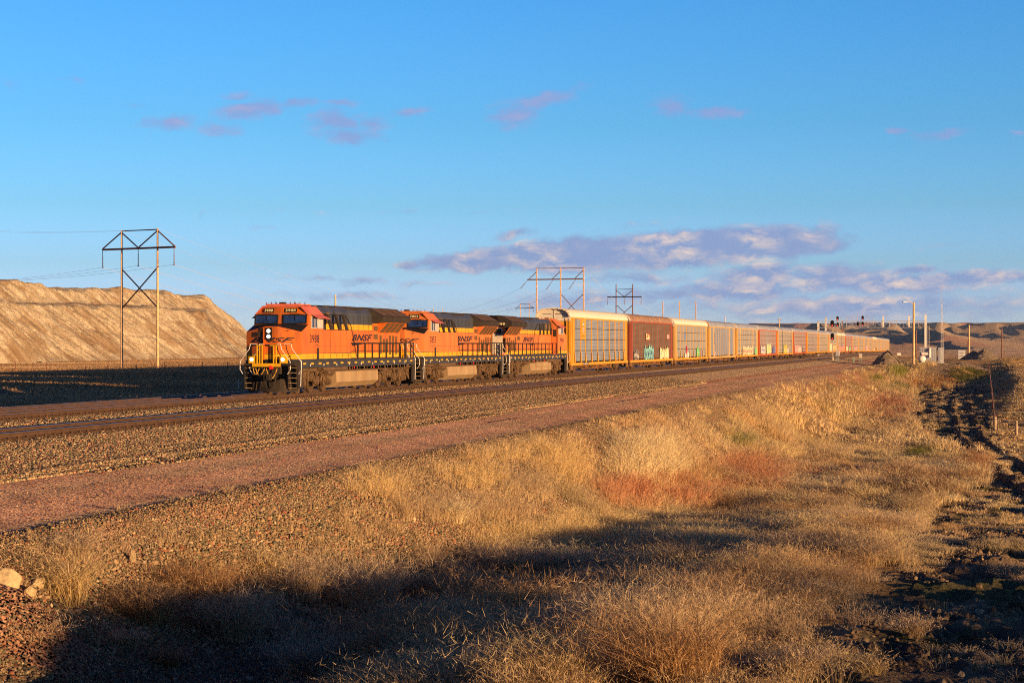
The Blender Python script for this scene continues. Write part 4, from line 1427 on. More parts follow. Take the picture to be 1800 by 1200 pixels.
        out.setdefault('end_door', []).append(a.mesh('end_door', [endw[0], endw[1], M_DKGREY, endw[2]], fix=False))
    for yy, s in ((b0, -1), (b1, 1)):
        a = MB()
        a.box(-.12, .12, *sorted((yy, yy + s * .55)), .76, .98, 0)
        for sx in (1, -1):
            for xx in (1.18, 1.5):
                a.bar((xx * sx, yy + s * .1, .5), (xx * sx, yy + s * .1, 4.9), .03, .03, 1)
            for i in range(12):
                a.bar((1.18 * sx, yy + s * .1, .6 + i * .37), (1.5 * sx, yy + s * .1, .6 + i * .37), .02, .02, 1)
        out.setdefault('ladder', []).append(a.mesh('ladder', [M_DUSTD, post]))
    return out


STD = [(2.05, .13), (4.72, .13), (6.8, .13), (9.5, .13), (12.3, .13), (15.1, .13), (17.95, .13), (20.8, .13), (22.85, .13), (25.3, .13)]
FINE = [(1.9 + i * 1.66, .09) for i in range(15)]
WIDE = [(2.0, .55), (4.9, 1.0), (7.3, .1), (9.5, .1), (11.8, .1), (14, .1), (16.3, .1), (18.5, .1), (20.6, .9), (25.0, .55)]
R3, R4 = (2.02, 3.0, 3.98), (1.6, 2.4, 3.2, 4.0)
TYPES = {
    'A': rack_parts(YEL, CREAM, PANS, YEL, (YEL, CREAM, CREAM), STD, R3),
    'B': rack_parts(REDB, RUSTR, PANB, YEL, (REDB, RUSTR, CREAM), FINE, ()),
    'C': rack_parts(YELP, CREAM, PANG, YEL, (YELP, CREAM, CREAM), STD, R3),
    'D': rack_parts(YELP, GREYR, PANS, YELP, (YEL, GREYR, YEL), WIDE, ()),
    'E': rack_parts(YELP, GREYR, PANG, YEL, (YEL, GREYR, CREAM), WIDE, R4),
    'F': rack_parts(REDO, GREYR, PANG, REDO, (REDO, GREYR, CREAM), FINE, R4),
    'G': rack_parts(YELP, GREYR, PANG, YEL, (YEL, GREYR, CREAM), FINE, R4),
    'H': rack_parts(YEL, GREYR, PANS, YEL, (YEL, GREYR, YEL), FINE, R4),
}
PAL = {k_: paint('spray_' + k_, v, .6, var=.3, scale=3) for k_, v in dict(
    white=(.72, .66, .60), teal=(.22, .50, .45), green=(.15, .50, .14), blue=(.08, .18, .45), red=(.55, .04, .05), pink=(.70, .30, .32),
    cream=(.72, .62, .36), lime=(.50, .52, .10), purple=(.20, .10, .26), grey=(.30, .27, .27), black=(.03, .03, .03), orange=(.7, .22, .04), mint=(.42, .60, .42)).items()}


def graffiti(parent, y0, y1, z0, z1, cols, seed, X=1.60, name='graffiti'):
    """overlapping sprayed bubble forms with an outline, a couple of millimetres proud of the posts and panels"""
    r = random.Random(seed)
    a = MB()
    n = max(3, int((y1 - y0) / .62))
    mats = [PAL[c] for c in cols]
    for layer, (grow, mi) in enumerate(((.09, 0), (0.0, 1), (-.10, 2), (-.02, 3))):
        rr = random.Random(seed)
        for i in range(n):
            cy = y0 + (i + .5) * (y1 - y0) / n + rr.uniform(-.08, .08)
            cz = (z0 + z1) / 2 + rr.uniform(-.1, .15)
            hw = (y1 - y0) / n * .62 + grow
            hh = (z1 - z0) / 2 * rr.uniform(.75, 1.1) + grow
            if layer == 2:
                hw *= .6
                hh *= .55
            if layer == 3:
                hw *= .22
                cy += rr.uniform(-.2, .2)
            m = 14
            ph = [rr.uniform(.68, 1.2) for _ in range(m)]
            sl = rr.uniform(-.25, .25)
            pts = []
            for j in range(m):
                t_ = 2 * math.pi * j / m
                zz_ = cz + math.sin(t_) * hh * ph[j]
                pts.append((X + .003 * layer, cy + math.cos(t_) * hw * ph[j] + (zz_ - cz) * sl, max(.80, zz_)))
            c = (X + .003 * layer, cy, cz)
            a.add([c] + pts, [(0, 1 + j, 1 + (j + 1) % m) for j in range(m)], mi % len(mats))
    return a.build(name, mats, parent, fix=False)


def rack(i, typ, label, g=()):
    t = thing('auto_rack_car', label, 'rail car', (0, 66.9 + i * CAR_L, 0), 0, 'auto rack cars of the train')
    # beyond the signals the line bends gently to the left and drops a little
    for nm, me in TYPES[typ].items():
        for m_ in (me if isinstance(me, list) else [me]):
            put(nm, m_, t)
    for yc in (4.2, 24.1):
        tr = put('truck', CTRUCK, t, (0, yc, 0))
        if i < 9:
            for dy in (-.88, .88):
                put('wheel', WH2, tr, (0, dy, 0))
    for k_, (y0, y1, z1, cols) in enumerate(g):
        graffiti(t, y0, y1, .85 if z1 < 3 else .9, z1, cols, i * 13 + k_)
    return t


def curve_dx(Y):
    """sideways drift of the line far down the train"""
    return -0.0 if Y < 330 else -((Y - 330) ** 2) * 0.0000145


CARS = [
    ('A', 'first auto rack car, cream roof and yellow frame, behind the third locomotive', ()),
    ('B', 'brown auto rack car with rusty roof and a small white emblem', ((2.5, 5.0, 1.9, ('grey', 'black', 'white')), (8.6, 14.2, 2.35, ('teal', 'teal', 'black', 'blue')), (18.2, 24.2, 2.3, ('black', 'cream', 'teal', 'cream')))),
    ('C', 'cream roofed auto rack car right behind the brown one, with a green tag', ((8.0, 10.8, 1.6, ('white', 'white', 'blue')), (9.0, 9.7, 2.3, ('red', 'red', 'blue')), (17.6, 19.6, 2.3, ('green', 'green', 'mint')), (21, 22, 1.9, ('blue', 'grey')))),
    ('D', 'pale yellow auto rack car with blue grey panels and two wide posts', ((4.9, 5.8, 1.7, ('white', 'pink')),)),
    ('E', 'pale yellow auto rack car tagged with a long white graffiti piece', ((7.5, 20.5, 2.2, ('white', 'cream', 'pink', 'black')), (23, 25.5, 2.0, ('mint', 'green')))),
    ('F', 'orange framed auto rack car with purple, green and blue graffiti', ((2.4, 9.0, 2.4, ('purple', 'white', 'blue', 'grey')), (11, 17.5, 2.6, ('mint', 'cream', 'lime')), (20, 23.5, 2.1, ('purple', 'blue', 'blue')))),
    ('G', 'yellow auto rack car between the two orange ones, lime green tag', ((10, 16.5, 2.5, ('lime', 'lime', 'cream', 'orange')), (17, 18.5, 2.0, ('blue', 'white')))),
    ('F', 'orange framed auto rack car with pink bubble graffiti', ((2.4, 8.4, 2.3, ('white', 'pink', 'white', 'red')), (9.2, 16, 2.2, ('white', 'pink', 'cream')), (17.0, 18.2, 2.0, ('grey', 'black')))),
    ('H', 'bright yellow auto rack car behind the pink graffiti car', ()),
    ('G', 'plain weathered yellow auto rack car just before the signal mast', ()),
    ('G', 'auto rack car behind the signal mast, blue white and red graffiti', ((2, 10, 3.0, ('white', 'cream', 'teal')), (12, 24, 2.6, ('pink', 'lime', 'white', 'red')))),
    ('C', 'cream roofed auto rack car with a full width colourful mural', ((2, 24.5, 2.4, ('blue', 'pink', 'lime', 'red')),)),
    ('F', 'orange ended auto rack car beyond the signal mast', ((2, 9, 2.2, ('mint', 'cream', 'white')), (14, 20, 2.0, ('mint', 'green')))),
    ('G', 'yellow auto rack car with a pink patch, beyond the orange ended one', ((8, 18, 2.2, ('pink', 'pink', 'white')),)),
    ('G', 'yellow auto rack car after the pink patch one', ()),
    ('E', 'auto rack car with a small magenta tag far down the train', ((8, 20, 2.5, ('white', 'pink', 'red')),)),
    ('G', 'auto rack car sixth from the far end', ()), ('C', 'auto rack car fifth from the far end', ((3, 10, 1.8, ('pink', 'white')),)),
    ('G', 'auto rack car fourth from the far end', ()), ('E', 'auto rack car third from the far end', ()),
    ('G', 'auto rack car second from the far end', ()), ('G', 'last auto rack car in sight, just left of the gravel heap', ()),
]
for i, (ty, lb, gg) in enumerate(CARS):
    o = rack(i, ty, lb, gg)
    ym = o.location.y + CAR_L / 2
    o.location.x = curve_dx(o.location.y)
    o.rotation_euler.z = -math.atan2(curve_dx(o.location.y + CAR_L) - curve_dx(o.location.y), CAR_L) * 1.0
    o.location.z = -max(0, o.location.y - 330) * .0026
    if i == 0:
        p = MB()                                                          # maker's panel and emblem
        p.box(1.576, 1.582, 4.85, 6.7, 3.05, 4.84, 0)
        p.build('placard', [YEL], o)
        p = MB()
        for z, mi in ((4.48, 0), (4.36, 1), (4.24, 0)):
            p.box(1.583, 1.588, 5.5, 6.0, z, z + .10, mi)
        p.box(1.583, 1.588, 5.45, 6.05, 3.68, 4.12, 2)
        text_on(p, 'BNSF', (1.584, 5.2, 3.3), (0, 1, 0), (0, 0, 1), 1.2, .12, 0, .01, 3)
        p.build('emblem', [PAL['blue'], M_WHITE, PAL['pink'], M_NAVY], o, fix=False)
        p = MB()
        p.box(1.621, 1.628, 5.2, 7.8, .775, .955, 0)
        text_on(p, '75 8362', (1.63, 5.4, .80), (0, 1, 0), (0, 0, 1), 2.2, .13, 0, .01, 1)
        p.build('number_plate', [M_BLACK, M_WHITE], o, fix=False)
    if i == 1:
        p = MB()
        p.box(1.58, 1.586, 9.3, 12.0, 3.05, 3.82, 0)
        for y0, y1, z0, z1 in ((9.45, 11.6, 3.12, 3.2), (9.45, 11.6, 3.26, 3.33), (11.0, 11.5, 3.33, 3.72), (9.5, 10.2, 3.42, 3.74), (10.9, 11.5, 3.62, 3.72)):
            p.box(1.587, 1.592, y0, y1, z0, z1, 1)
        p.box(1.593, 1.596, 9.7, 10.0, 3.52, 3.64, 0)
        p.build('emblem', [REDB, PAL['cream']], o)
        p = MB()
        p.box(1.58, 1.586, 22.9, 25.4, 3.2, 3.75, 0)
        for j in range(5):
            p.box(1.587, 1.59, 23.0, 24.9 - (j % 2) * .5, 3.26 + j * .09, 3.30 + j * .09, 1)
        p.build('placard', [REDB, M_WHITE], o)
    if i in (3, 4):
        p = MB()
        text_on(p, 'TTGX' if i == 3 else 'CTTX', (1.585, 5.15, 2.6), (0, 0, 1), (0, -1, 0), 1.6, .35, 0, .02)
        p.v = [(x, y + .2, z) for x, y, z in p.v]
        p.build('lettering', [M_NAVY], o, fix=False)
    if i == 2:
        p = MB()
        for z in (3.25, 3.45, 3.65, 3.85):
            p.box(1.54, 1.546, 7.2, 8.9, z, z + .1, 0)
        p.build('emblem', [PAL['blue']], o)

# ------------------------------------------------------------------ tracks
def rail_mesh(name, X, Y0, Y1, z, far=False):
    """one track: two rails, tie plates, ties"""
    tr = thing(name, None, None, (0, 0, 0))
    return tr


def track(name, label, X, z, Y0, Y1, follow=False, tie=.56):
    t = thing(name, label, 'railway track', (X, 0, z), 0, 'parallel railway tracks')
    ys = list(np.arange(Y0, min(Y1, 330), 30)) + [min(Y1, 330)]
    if follow:
        ys += list(np.arange(345, Y1, 15))
    def off(y):
        return (curve_dx(y), -max(0, y - 330) * .0026)
    for sx in (-1, 1):
        a = MB()
        prof = [(-.075, -.19), (.075, -.19), (.075, -.175), (.012, -.14), (.012, -.045), (.037, -.035), (.037, -.004), (.030, 0), (-.030, 0), (-.037, -.004), (-.037, -.035), (-.012, -.045), (-.012, -.14), (-.075, -.175)]
        mis = [0] * 6 + [1, 1, 1] + [0] * 5
        for j in range(len(ys) - 1):
            o0, o1 = off(ys[j]), off(ys[j + 1])
            n = len(prof)
            vs = [(sx * .755 + x + o0[0], ys[j], zz + o0[1]) for x, zz in prof] + [(sx * .755 + x + o1[0], ys[j + 1], zz + o1[1]) for x, zz in prof]
            b = len(a.v)
            a.v += vs
            for q in range(n):
                a.f.append((b + q, b + n + q, b + n + (q + 1) % n, b + (q + 1) % n))
                a.mi.append(mis[q])
        rl = a.build('rail', [M_RUST, M_STEEL], t, fix=True)
    # ties with plates and clips: one repeated pattern, past counting
    vs, fs, mi = [], [], []
    ty = np.arange(Y0, min(Y1, 520), tie)
    boxes = [(-1.3, 1.3, -.115, .115, -.42, -.215, 0)]
    for sx in (-1, 1):
        c = sx * .755
        boxes += [(c - .2, c + .2, -.09, .09, -.215, -.19, 1), (c - .13, c - .08, -.06, .06, -.19, -.135, 2), (c + .08, c + .13, -.06, .06, -.19, -.135, 2)]
    a = MB()
    for bx in boxes:
        a.box(*bx[:6], bx[6])
    bv = np.array(a.v)
    bf = np.array(a.f)
    N = len(ty)
    jit = np.array([rnd.uniform(-.03, .03) for _ in ty])
    V = np.tile(bv, (N, 1, 1))
    V[:, :, 1] += (ty + jit)[:, None]
    V[:, :, 0] += np.array([off(y)[0] for y in ty])[:, None]
    V[:, :, 2] += np.array([off(y)[1] for y in ty])[:, None]
    F = (bf[None] + (np.arange(N) * len(bv))[:, None, None]).reshape(-1)
    nf = len(F) // 4
    o = np_mesh('ties', V.reshape(-1, 3), F, np.arange(nf) * 4, np.full(nf, 4), M_TIE)
    o.data.materials.append(M_RUST)
    o.data.materials.append(M_DUSTD)
    o.data.polygons.foreach_set('material_index', np.tile(np.array(a.mi), N).astype(np.int32))
    o.parent = t
    o['kind'] = 'stuff'
    return t


M_TIE = paint('old_wood_tie', (.075, .047, .030), .9, var=.4, scale=3)
track('railway_track', 'railway track the train stands on', 0, 0, -140, 700, True)
track('railway_track', 'empty railway track nearest to the viewer, in front of the train', 7.45, 0, -140, 700, True)
track('railway_track', 'empty railway track beyond the train, behind the lead locomotive', -7.2, -.3, -140, 300)
# ------------------------------------------------------------------ structures beyond the tracks
M_WOOD = paint('weathered_wood', (.58, .37, .20), .85, var=.3, scale=2, bump=.02)
M_WOODG = paint('grey_wood', (.36, .27, .18), .9, var=.3, scale=3)
M_WOODD = paint('dark_wood', (.17, .075, .05), .9, var=.3, scale=2)
M_WIRE = paint('wire', (.60, .52, .46), .6, var=.1)
M_GALV = paint('galvanised_steel', (.52, .50, .50), .5, metal=.3, var=.15)
M_SHED = paint('shed_metal', (.42, .42, .44), .45, metal=.4, var=.12)
M_CONC = paint('concrete', (.42, .36, .30), .9, var=.15)
M_SIGRED = emis('red_lamp', (1.0, .03, .02), 1.6)
M_GREEN = paint('green_metal', (.14, .20, .17), .7)


def at(px, py, d):
    """point seen at a photo pixel, d metres away"""
    a, b = (px - 900) / F_PX, (604.6 - py) / F_PX
    return Vector((CAM[0] + d * (a * RV[0] + FV[0]), CAM[1] + d * (a * RV[1] + FV[1]), CAM[2] + b * d))


def feet(px, d):
    p = at(px, 604.6, d)
    return Vector((p.x, p.y, gz(p.x, p.y) - .1))


def sag(a, b, s, n=22):
    return [a.lerp(b, i / n) - Vector((0, 0, 4 * s * (i / n) * (1 - i / n))) for i in range(n + 1)]


def frame_structure(label, pxs, ds, top_py, arm, bar_py, braces, ins, wood=M_WOOD, dark=M_WOODD, r=.19, name='power_pole'):
    """H-frame pole structure; arm = (px0, py0, px1, py1)"""
    base = feet(pxs[0], ds[0])
    t = thing(name, label, 'power pole', base)
    off = -base
    k0 = (ds[-1] - ds[0]) / (pxs[-1] - pxs[0])
    def D(px):
        return ds[0] + (px - pxs[0]) * k0
    def P(px, py):
        return at(px, py, D(px)) + off
    for px, tp in zip(pxs, top_py):
        f = feet(px, D(px)) + off
        top = P(px, tp)
        MB().cyl(f, top, r * 1.15, r * .75, 12).build('pole', [wood], t)
    c = MB()
    x0, y0, x1, y1 = arm
    c.bar(P(x0, y0), P(x1, y1), .22, .30)
    c.build('crossarm', [dark], t)
    if bar_py:
        MB().bar(P(pxs[0] - 1, bar_py[0]), P(pxs[-1] + 1, bar_py[1]), .16, .16).build('brace', [dark], t)
    for q in braces:
        MB().bar(P(q[0], q[1]), P(q[2], q[3]), .15, .15).build('brace', [dark], t)
    ends = []
    for q in ins:
        i_ = MB()
        a_, b_ = P(q[0], q[1]), P(q[2], q[3])
        i_.cyl(a_, b_, .05, n=6)
        for s in range(4, 11):
            pp = a_.lerp(b_, s / 11)
            dd = (b_ - a_).normalized() * .05
            i_.cyl(pp, pp + dd, .12, n=8)
        i_.cyl(b_ - Vector((0, 0, .1)), b_ + Vector((0, 0, .1)), .12, n=8)
        i_.build('insulator', [M_WOODD], t)
        ends.append(b_ - off)
    return t, ends


h1, e1 = frame_structure('near two pole power structure with an X brace, in front of the spoil heap', (214, 277), (292, 286), (405, 401.5), (180, 439, 308.5, 434), (406, 403.5),
                         [(213, 409, 181, 437), (214, 409, 243, 435.5), (276, 406, 243, 435.5), (278, 406, 307, 432.5), (215, 474, 276, 539.5), (276, 471, 215, 541.5)],
                         [(180.5, 441, 180.5, 470), (243, 437, 243, 467), (306, 436, 306, 465)])
h2, e2 = frame_structure('far pale two pole power structure just left of the cream roofed car', (915, 931), (828, 822), (533, 532.5), (906, 542, 939, 541), (534, 534), [(915, 536, 908, 541), (931, 536, 938, 541)],
                         [(907, 543, 907, 548), (923, 542, 923, 548), (938, 542, 938, 548)], r=.17)
h2b, _ = frame_structure('faint two pole power structure far off above the second locomotive', (762, 778), (935, 930), (541, 541), (755, 550, 785, 549), None, [(762, 544, 756, 549)], [], r=.16)
h3, e3 = frame_structure('three pole power structure standing behind the first auto rack car', (943.5, 985.5, 1026), (455, 450), (471, 470.5, 470), (927, 491.5, 1026, 490), (471.5, 471),
                         [(943, 478, 930, 490), (985, 477, 971, 490), (1025, 475, 1011, 489), (986, 517, 1010, 544), (1025, 517, 998, 544)],
                         [(927, 493, 916, 506), (972, 492, 961, 508), (1012, 491, 1001, 507)])
h4, e4 = frame_structure('dark two pole power structure rising behind the brown car', (1083, 1112), (576, 570), (500, 499.5), (1068, 522, 1128, 521.5), (508.5, 508),
                         [(1084, 511, 1097, 521), (1111, 511, 1098, 521), (1085, 537, 1099, 550), (1111, 537, 1096, 550)],
                         [(1068.5, 523, 1068, 535), (1097.5, 523, 1097.5, 535), (1127, 523, 1127, 534)], wood=M_WOODD)

W_ = thing('power_line', 'long conductors strung between the wooden power structures', 'power line', (0, 0, 0))


def wire(a, b, s, r=.022):
    MB().tube(sag(a, b, s), r, 4).build('wire', [M_WIRE], W_)


for i, a in enumerate(e1):
    wire(a, e2[i], 9.5 - i * .6, .02)
    wire(a, at(-260 + i * 30, 486 - i, 470 + i * 3), 2.0, .016)
for i, px in enumerate((214, 277)):
    tp = at(px, 405 - 3 * i, 290)
    wire(tp, at(915 + 16 * i, 533, 826), 8.0, .012)
    wire(tp, at(-220, 380 + i * 10, 330), 1.2, .009)
for i, a in enumerate(e3):
    wire(a, at(1165 + i * 29, 549 - i, 800), 7, .02)
    wire(a, at(600 + 20 * i, 500, 700), 9, .018)
for i, a in enumerate(e4):
    wire(a, at(1290 + i * 20, 575, 1100), 9, .022)
wire(at(1026, 471, 450), at(1112, 560, 452), 0.1, .018)
wire(at(1026, 490, 450), at(1075, 560, 440), 0.1, .02)


def pole(px, top, d, label, r=.16, mat=M_WOOD, arm=None):
    f = feet(px, d)
    t = thing('utility_pole', label, 'utility pole', f, 0, 'single wooden poles')
    tp = at(px, top, d) - f
    MB().cyl((0, 0, 0), tp, r * 1.1, r * .8, 10).build('pole', [mat], t)
    if arm:
        MB().bar(tp + Vector((-arm, 0, -.6)), tp + Vector((arm, 0, -.6)), .1, .12).build('crossarm', [M_WOODD], t)
    return t


for px, top, d, lb, r_, mt, am in (
        (1165, 529.5, 800, 'leftmost of three bare poles behind the cream and yellow cars', .24, M_WOOD, None),
        (1194.5, 529.5, 800, 'middle of three bare poles behind the cream and yellow cars', .24, M_WOOD, None),
        (1223, 529, 800, 'rightmost of three bare poles behind the yellow cars', .24, M_WOOD, None),
        (1274.5, 556, 900, 'short distant pole tip just above the grey car roofs', .22, M_WOOD, None),
        (1370, 559.5, 700, 'distant pole with a small crossarm above the orange framed cars', .25, M_WOOD, .8),
        (1480.5, 564, 640, 'thin brown pole seen through the signal bridge', .22, M_WOODD, None),
        (589.5, 518, 640, 'thick pole with a dark cap rising above the lead locomotive', .33, M_WOOD, None),
        (1703.5, 571, 508, 'tall pale pole right of the small grey cabinet', .26, M_WOOD, None),
        (1701, 600, 540, 'thin shorter pole just behind the tall pale pole', .12, M_WOODD, None),
        (1761, 576, 560, 'brown pole in the field at the far right', .2, M_WOODD, None),
        (1610.5, 580, 520, 'brown pole half hidden by the lamp post', .22, M_WOODD, None)):
    pole(px, top, d, lb, r_, mt, am)

# --- signal bridges over the tracks
def signal_head(parent, loc, w, h, lit=1):
    s = MB()
    n = 18
    pts = [(math.cos(2 * math.pi * i / n) * w / 2, math.copysign(max(0, h / 2 - w / 2), math.sin(2 * math.pi * i / n)) + math.sin(2 * math.pi * i / n) * w / 2) for i in range(n)]
    s.extr(pts, -.03, .03, axis='y')
    s.extr([(x * .55, z * .75) for x, z in pts], .03, .32, axis='y')
    o = s.build('signal_head', [M_BLACK], parent, loc=loc)
    for i, z in enumerate((.28, 0, -.28)):
        v = MB()
        v.cyl((0, -.03, z * h), (0, -.30, z * h - .02), .12 * w / .6, .12 * w / .6, 12, 0, caps=False)
        v.cyl((0, -.04, z * h), (0, -.06, z * h), .10 * w / .6, n=12, mi=1)
        v.build('lens', [M_BLACK, M_SIGRED if (lit and i == 2) else M_BLACK], o)
    return o


def signal_bridge(label, Y, x0, x1, zb, zt, base, top0, top1, vs, nbay, heads, ladder=True):
    t = thing('signal_bridge', label, 'signal bridge', (0, Y, 0))
    for x, tp in ((x0, top0), (x1, top1)):
        if not ladder and x == x1:
            continue
        p = MB()
        p.box(x - .25, x + .25, -.2, .2, base, tp)
        p.box(x - .55, x + .55, -.5, .5, base - .4, base + .5)
        p.build('post', [M_WHITE], t)
    a = MB()
    for z in (zb, zt):
        for y in (-.4, .4):
            a.bar((x0, y, z), (x1, y, z), .09, .09)
    for i in range(nbay + 1):
        x = x0 + (x1 - x0) * i / nbay
        for y in (-.4, .4):
            a.bar((x, y, zb), (x, y, zt), .07, .07)
        a.bar((x, -.4, zt), (x, .4, zt), .06)
        if i < nbay:
            xn = x0 + (x1 - x0) * (i + 1) / nbay
            a.bar((x, -.4, zb if i % 2 else zt), (xn, -.4, zt if i % 2 else zb), .05)
            a.bar((x, -.6, zt + .9 * 0), (xn, -.6, zt), .03)
    a.build('truss', [M_GALV], t)
    for x, z0, z1, w in vs:
        MB().box(x - w / 2, x + w / 2, -.5, -.3, z0, z1).build('hanger', [M_WHITE], t)
        MB().box(x - w / 2 - .42, x - w / 2 - .08, -.5, -.1, z0 + .4, z0 + 1.35).build('relay_box', [M_SHED], t)
    for x, z, w, h, lit in heads:
        signal_head(t, (x, -.8, z), w, h, lit)
        MB().box(x - .05, x + .05, -.75, -.55, z - h * .7, z + h * .7).build('bracket', [M_GALV], t)
    if ladder:
        l = MB()
        for dx in (.55, 1.0):
            l.bar((x1 + dx, -.2, base), (x1 + dx, -.2, zb + .5), .06)
        for i in range(20):
            l.bar((x1 + .55, -.2, base + .3 + i * .38), (x1 + 1.0, -.2, base + .3 + i * .38), .035)
        l.build('ladder', [M_GALV], t)
    return t


signal_bridge('wide white signal bridge spanning the tracks behind the signal mast', 383, -3.5, 22.9, 6.75, 8.4, -1.0, 8.4, 9.9,
              [(12.6, 6.9, 9.55, .38), (18.9, 6.9, 9.55, .38)], 15,
              [(1.35, 9.1, .62, 1.05, 1), (1.35, 7.55, .62, 1.05, 1), (7.55, 9.2, .62, 1.05, 1), (7.55, 7.7, .62, 1.05, 1), (6.4, 7.7, .62, 1.05, 0)])
signal_bridge('second, higher signal bridge farther down the line', 520, -12.6, 2.6, 8.6, 11.3, -1.6, 11.3, 11.3, [], 9, [], False)

# --- signal mast beside the near track
b = gp(1465, 634)
mx, my = 9.6, 258.0
mz = gz(mx, my)
t = thing('signal_mast', 'signal mast with two black oval heads one above the other', 'railway signal', (mx, my, mz))
p = MB()
p.cyl((0, 0, 0), (0, 0, 6.9), .09, n=10)
p.cyl((0, 0, 0), (0, 0, .5), .18, n=10)
p.bar((0, 0, 3.2), (.8, .2, 3.2), .05)
p.build('mast', [M_CONC], t)
l = MB()
for dx in (.75, 1.05):
    l.bar((dx, .3, -.1), (dx, .3, 4.4), .045)
for i in range(13):
    l.bar((.75, .3, .1 + i * .33), (1.05, .3, .1 + i * .33), .03)
l.build('ladder', [M_GALV], t)
signal_head(t, (-.08, -.15, 6.75), .68, 1.3, 1)
signal_head(t, (-.05, -.15, 4.35), .68, 1.3, 1)

# --- trackside cabinets
def cabinet(px, pyb, d, w, h, dp, label, leg=0.0, mat=None, name='equipment_cabinet', vents=False):
    p0 = at(px, pyb, d)
    z = gz(p0.x, p0.y)
    t = thing(name, label, 'cabinet', (p0.x, p0.y, z), HEAD * .3, 'trackside equipment boxes')
    o = MB().box(-w / 2, w / 2, -dp / 2, dp / 2, leg, leg + h).build('case', [mat or M_SHED], t, bevel=.03)
    c = MB()
    c.box(-w / 2 - .06, w / 2 + .06, -dp / 2 - .06, dp / 2 + .06, leg + h, leg + h + .09)
    c.build('lid', [M_GALV], t)
    if leg:
        q = MB()
        for sx in (-1, 1):
            q.box(sx * w * .35 - .06, sx * w * .35 + .06, -.1, .1, -.2, leg)
        q.build('leg', [M_GREEN], t)
    dd = MB().box(-w * .40, w * .40, -dp / 2 - .025, -dp / 2 - .003, leg + h * .08, leg + h * .92).build('door', [mat or M_SHED], t)
    if vents:
        v = MB()
        for zz in (.3, .62):
            for i in range(4):
                v.box(-w * .3, w * .3, -dp / 2 - .05, -dp / 2 - .028, leg + h * zz + i * .06, leg + h * zz + i * .06 + .03)
        v.build('vent', [M_DKGREY], t)
    return t


cabinet(1472, 632, 335, .75, .75, .6, 'silver cabinet on a green base right beside the signal mast', 1.1)
cabinet(1512.5, 631, 340, .6, .7, .5, 'small white trackside box on legs, between the mast and the gravel heap', .95, M_CONC)
cabinet(1500.5, 630, 340, .35, .9, .35, 'low grey trackside post box', 0.0, M_GREEN)
cabinet(1690, 628, 480, 1.75, 2.25, 1.4, 'grey louvred cabinet standing alone near the tall pale pole', .05, M_GALV, vents=True)
cabinet(1580, 617, 600, 1.2, .7, 1.0, 'tiny white box in the distance beyond the gravel heap', .1, M_WHITE)

# --- lamp post
f = feet(1606, 318)
t = thing('lamp_post', 'wooden lamp post with a curved arm beside the metal shed', 'lamp post', f)
tp = at(1606.3, 531.5, 318) - f
MB().cyl((0, 0, 0), tp, .24, .17, 14).build('pole', [M_WOOD], t)
A = at(1605, 535, 318) - f
Bp = at(1594, 530.2, 317) - f
Cp = at(1587, 530.5, 316.5) - f
MB().tube([A, A.lerp(Bp, .4) + Vector((0, 0, .28)), Bp], .05, 8).build('lamp_arm', [M_GALV], t)
lh = MB()
lh.bar(Bp, Cp, .34, .18)
o = lh.build('lamp_head', [M_GALV], t, bevel=.05)

# --- equipment shed
sx0, sx1 = 24.6, 28.2
t = thing('equipment_shed', 'silver metal equipment shed behind the white gas tank', 'shed', (24.9, 273, -1.05))
s = MB()
s.box(0, 3.0, 0, 3.2, .2, 2.95)
for i in range(8):
    s.box(.2 + i * .36, .24 + i * .36, -.03, 0, .25, 2.9)
for i in range(9):
    s.box(3.0, 3.03, .2 + i * .34, .24 + i * .34, .25, 2.9)
s.build('wall', [M_SHED], t)
MB().box(-.1, 3.15, -.1, 3.3, 2.95, 3.08).build('roof', [M_GALV], t)
MB().box(-.15, 3.2, -.15, 3.35, -.2, .2).build('base', [M_CONC], t)
MB().box(.95, 1.75, -.06, -.031, .3, 2.3).build('door', [M_SHED], t)
q = MB()
q.box(.35, 1.5, -.5, -.032, 1.6, 2.1)
q.cyl((1.85, -.3, 1.1), (1.85, -.3, 2.75), .17, n=12)
q.cyl((1.85, -.3, 2.6), (1.85, -.05, 2.9), .17, n=12)
q.build('vent_hood', [M_WHITE], t)
# annex
t2 = thing('equipment_shed', 'narrow silver shed adjoining the larger shed on its right', 'shed', (28.3, 274.5, -1.05))
s = MB()
s.box(0, 1.0, 0, 2.4, .1, 2.85)
for i in range(4):
    s.box(.1 + i * .22, .13 + i * .22, -.03, 0, .15, 2.8)
s.build('wall', [M_SHED], t2)
MB().box(-.04, 1.06, -.06, 2.46, 2.85, 2.95).build('roof', [M_GALV], t2)


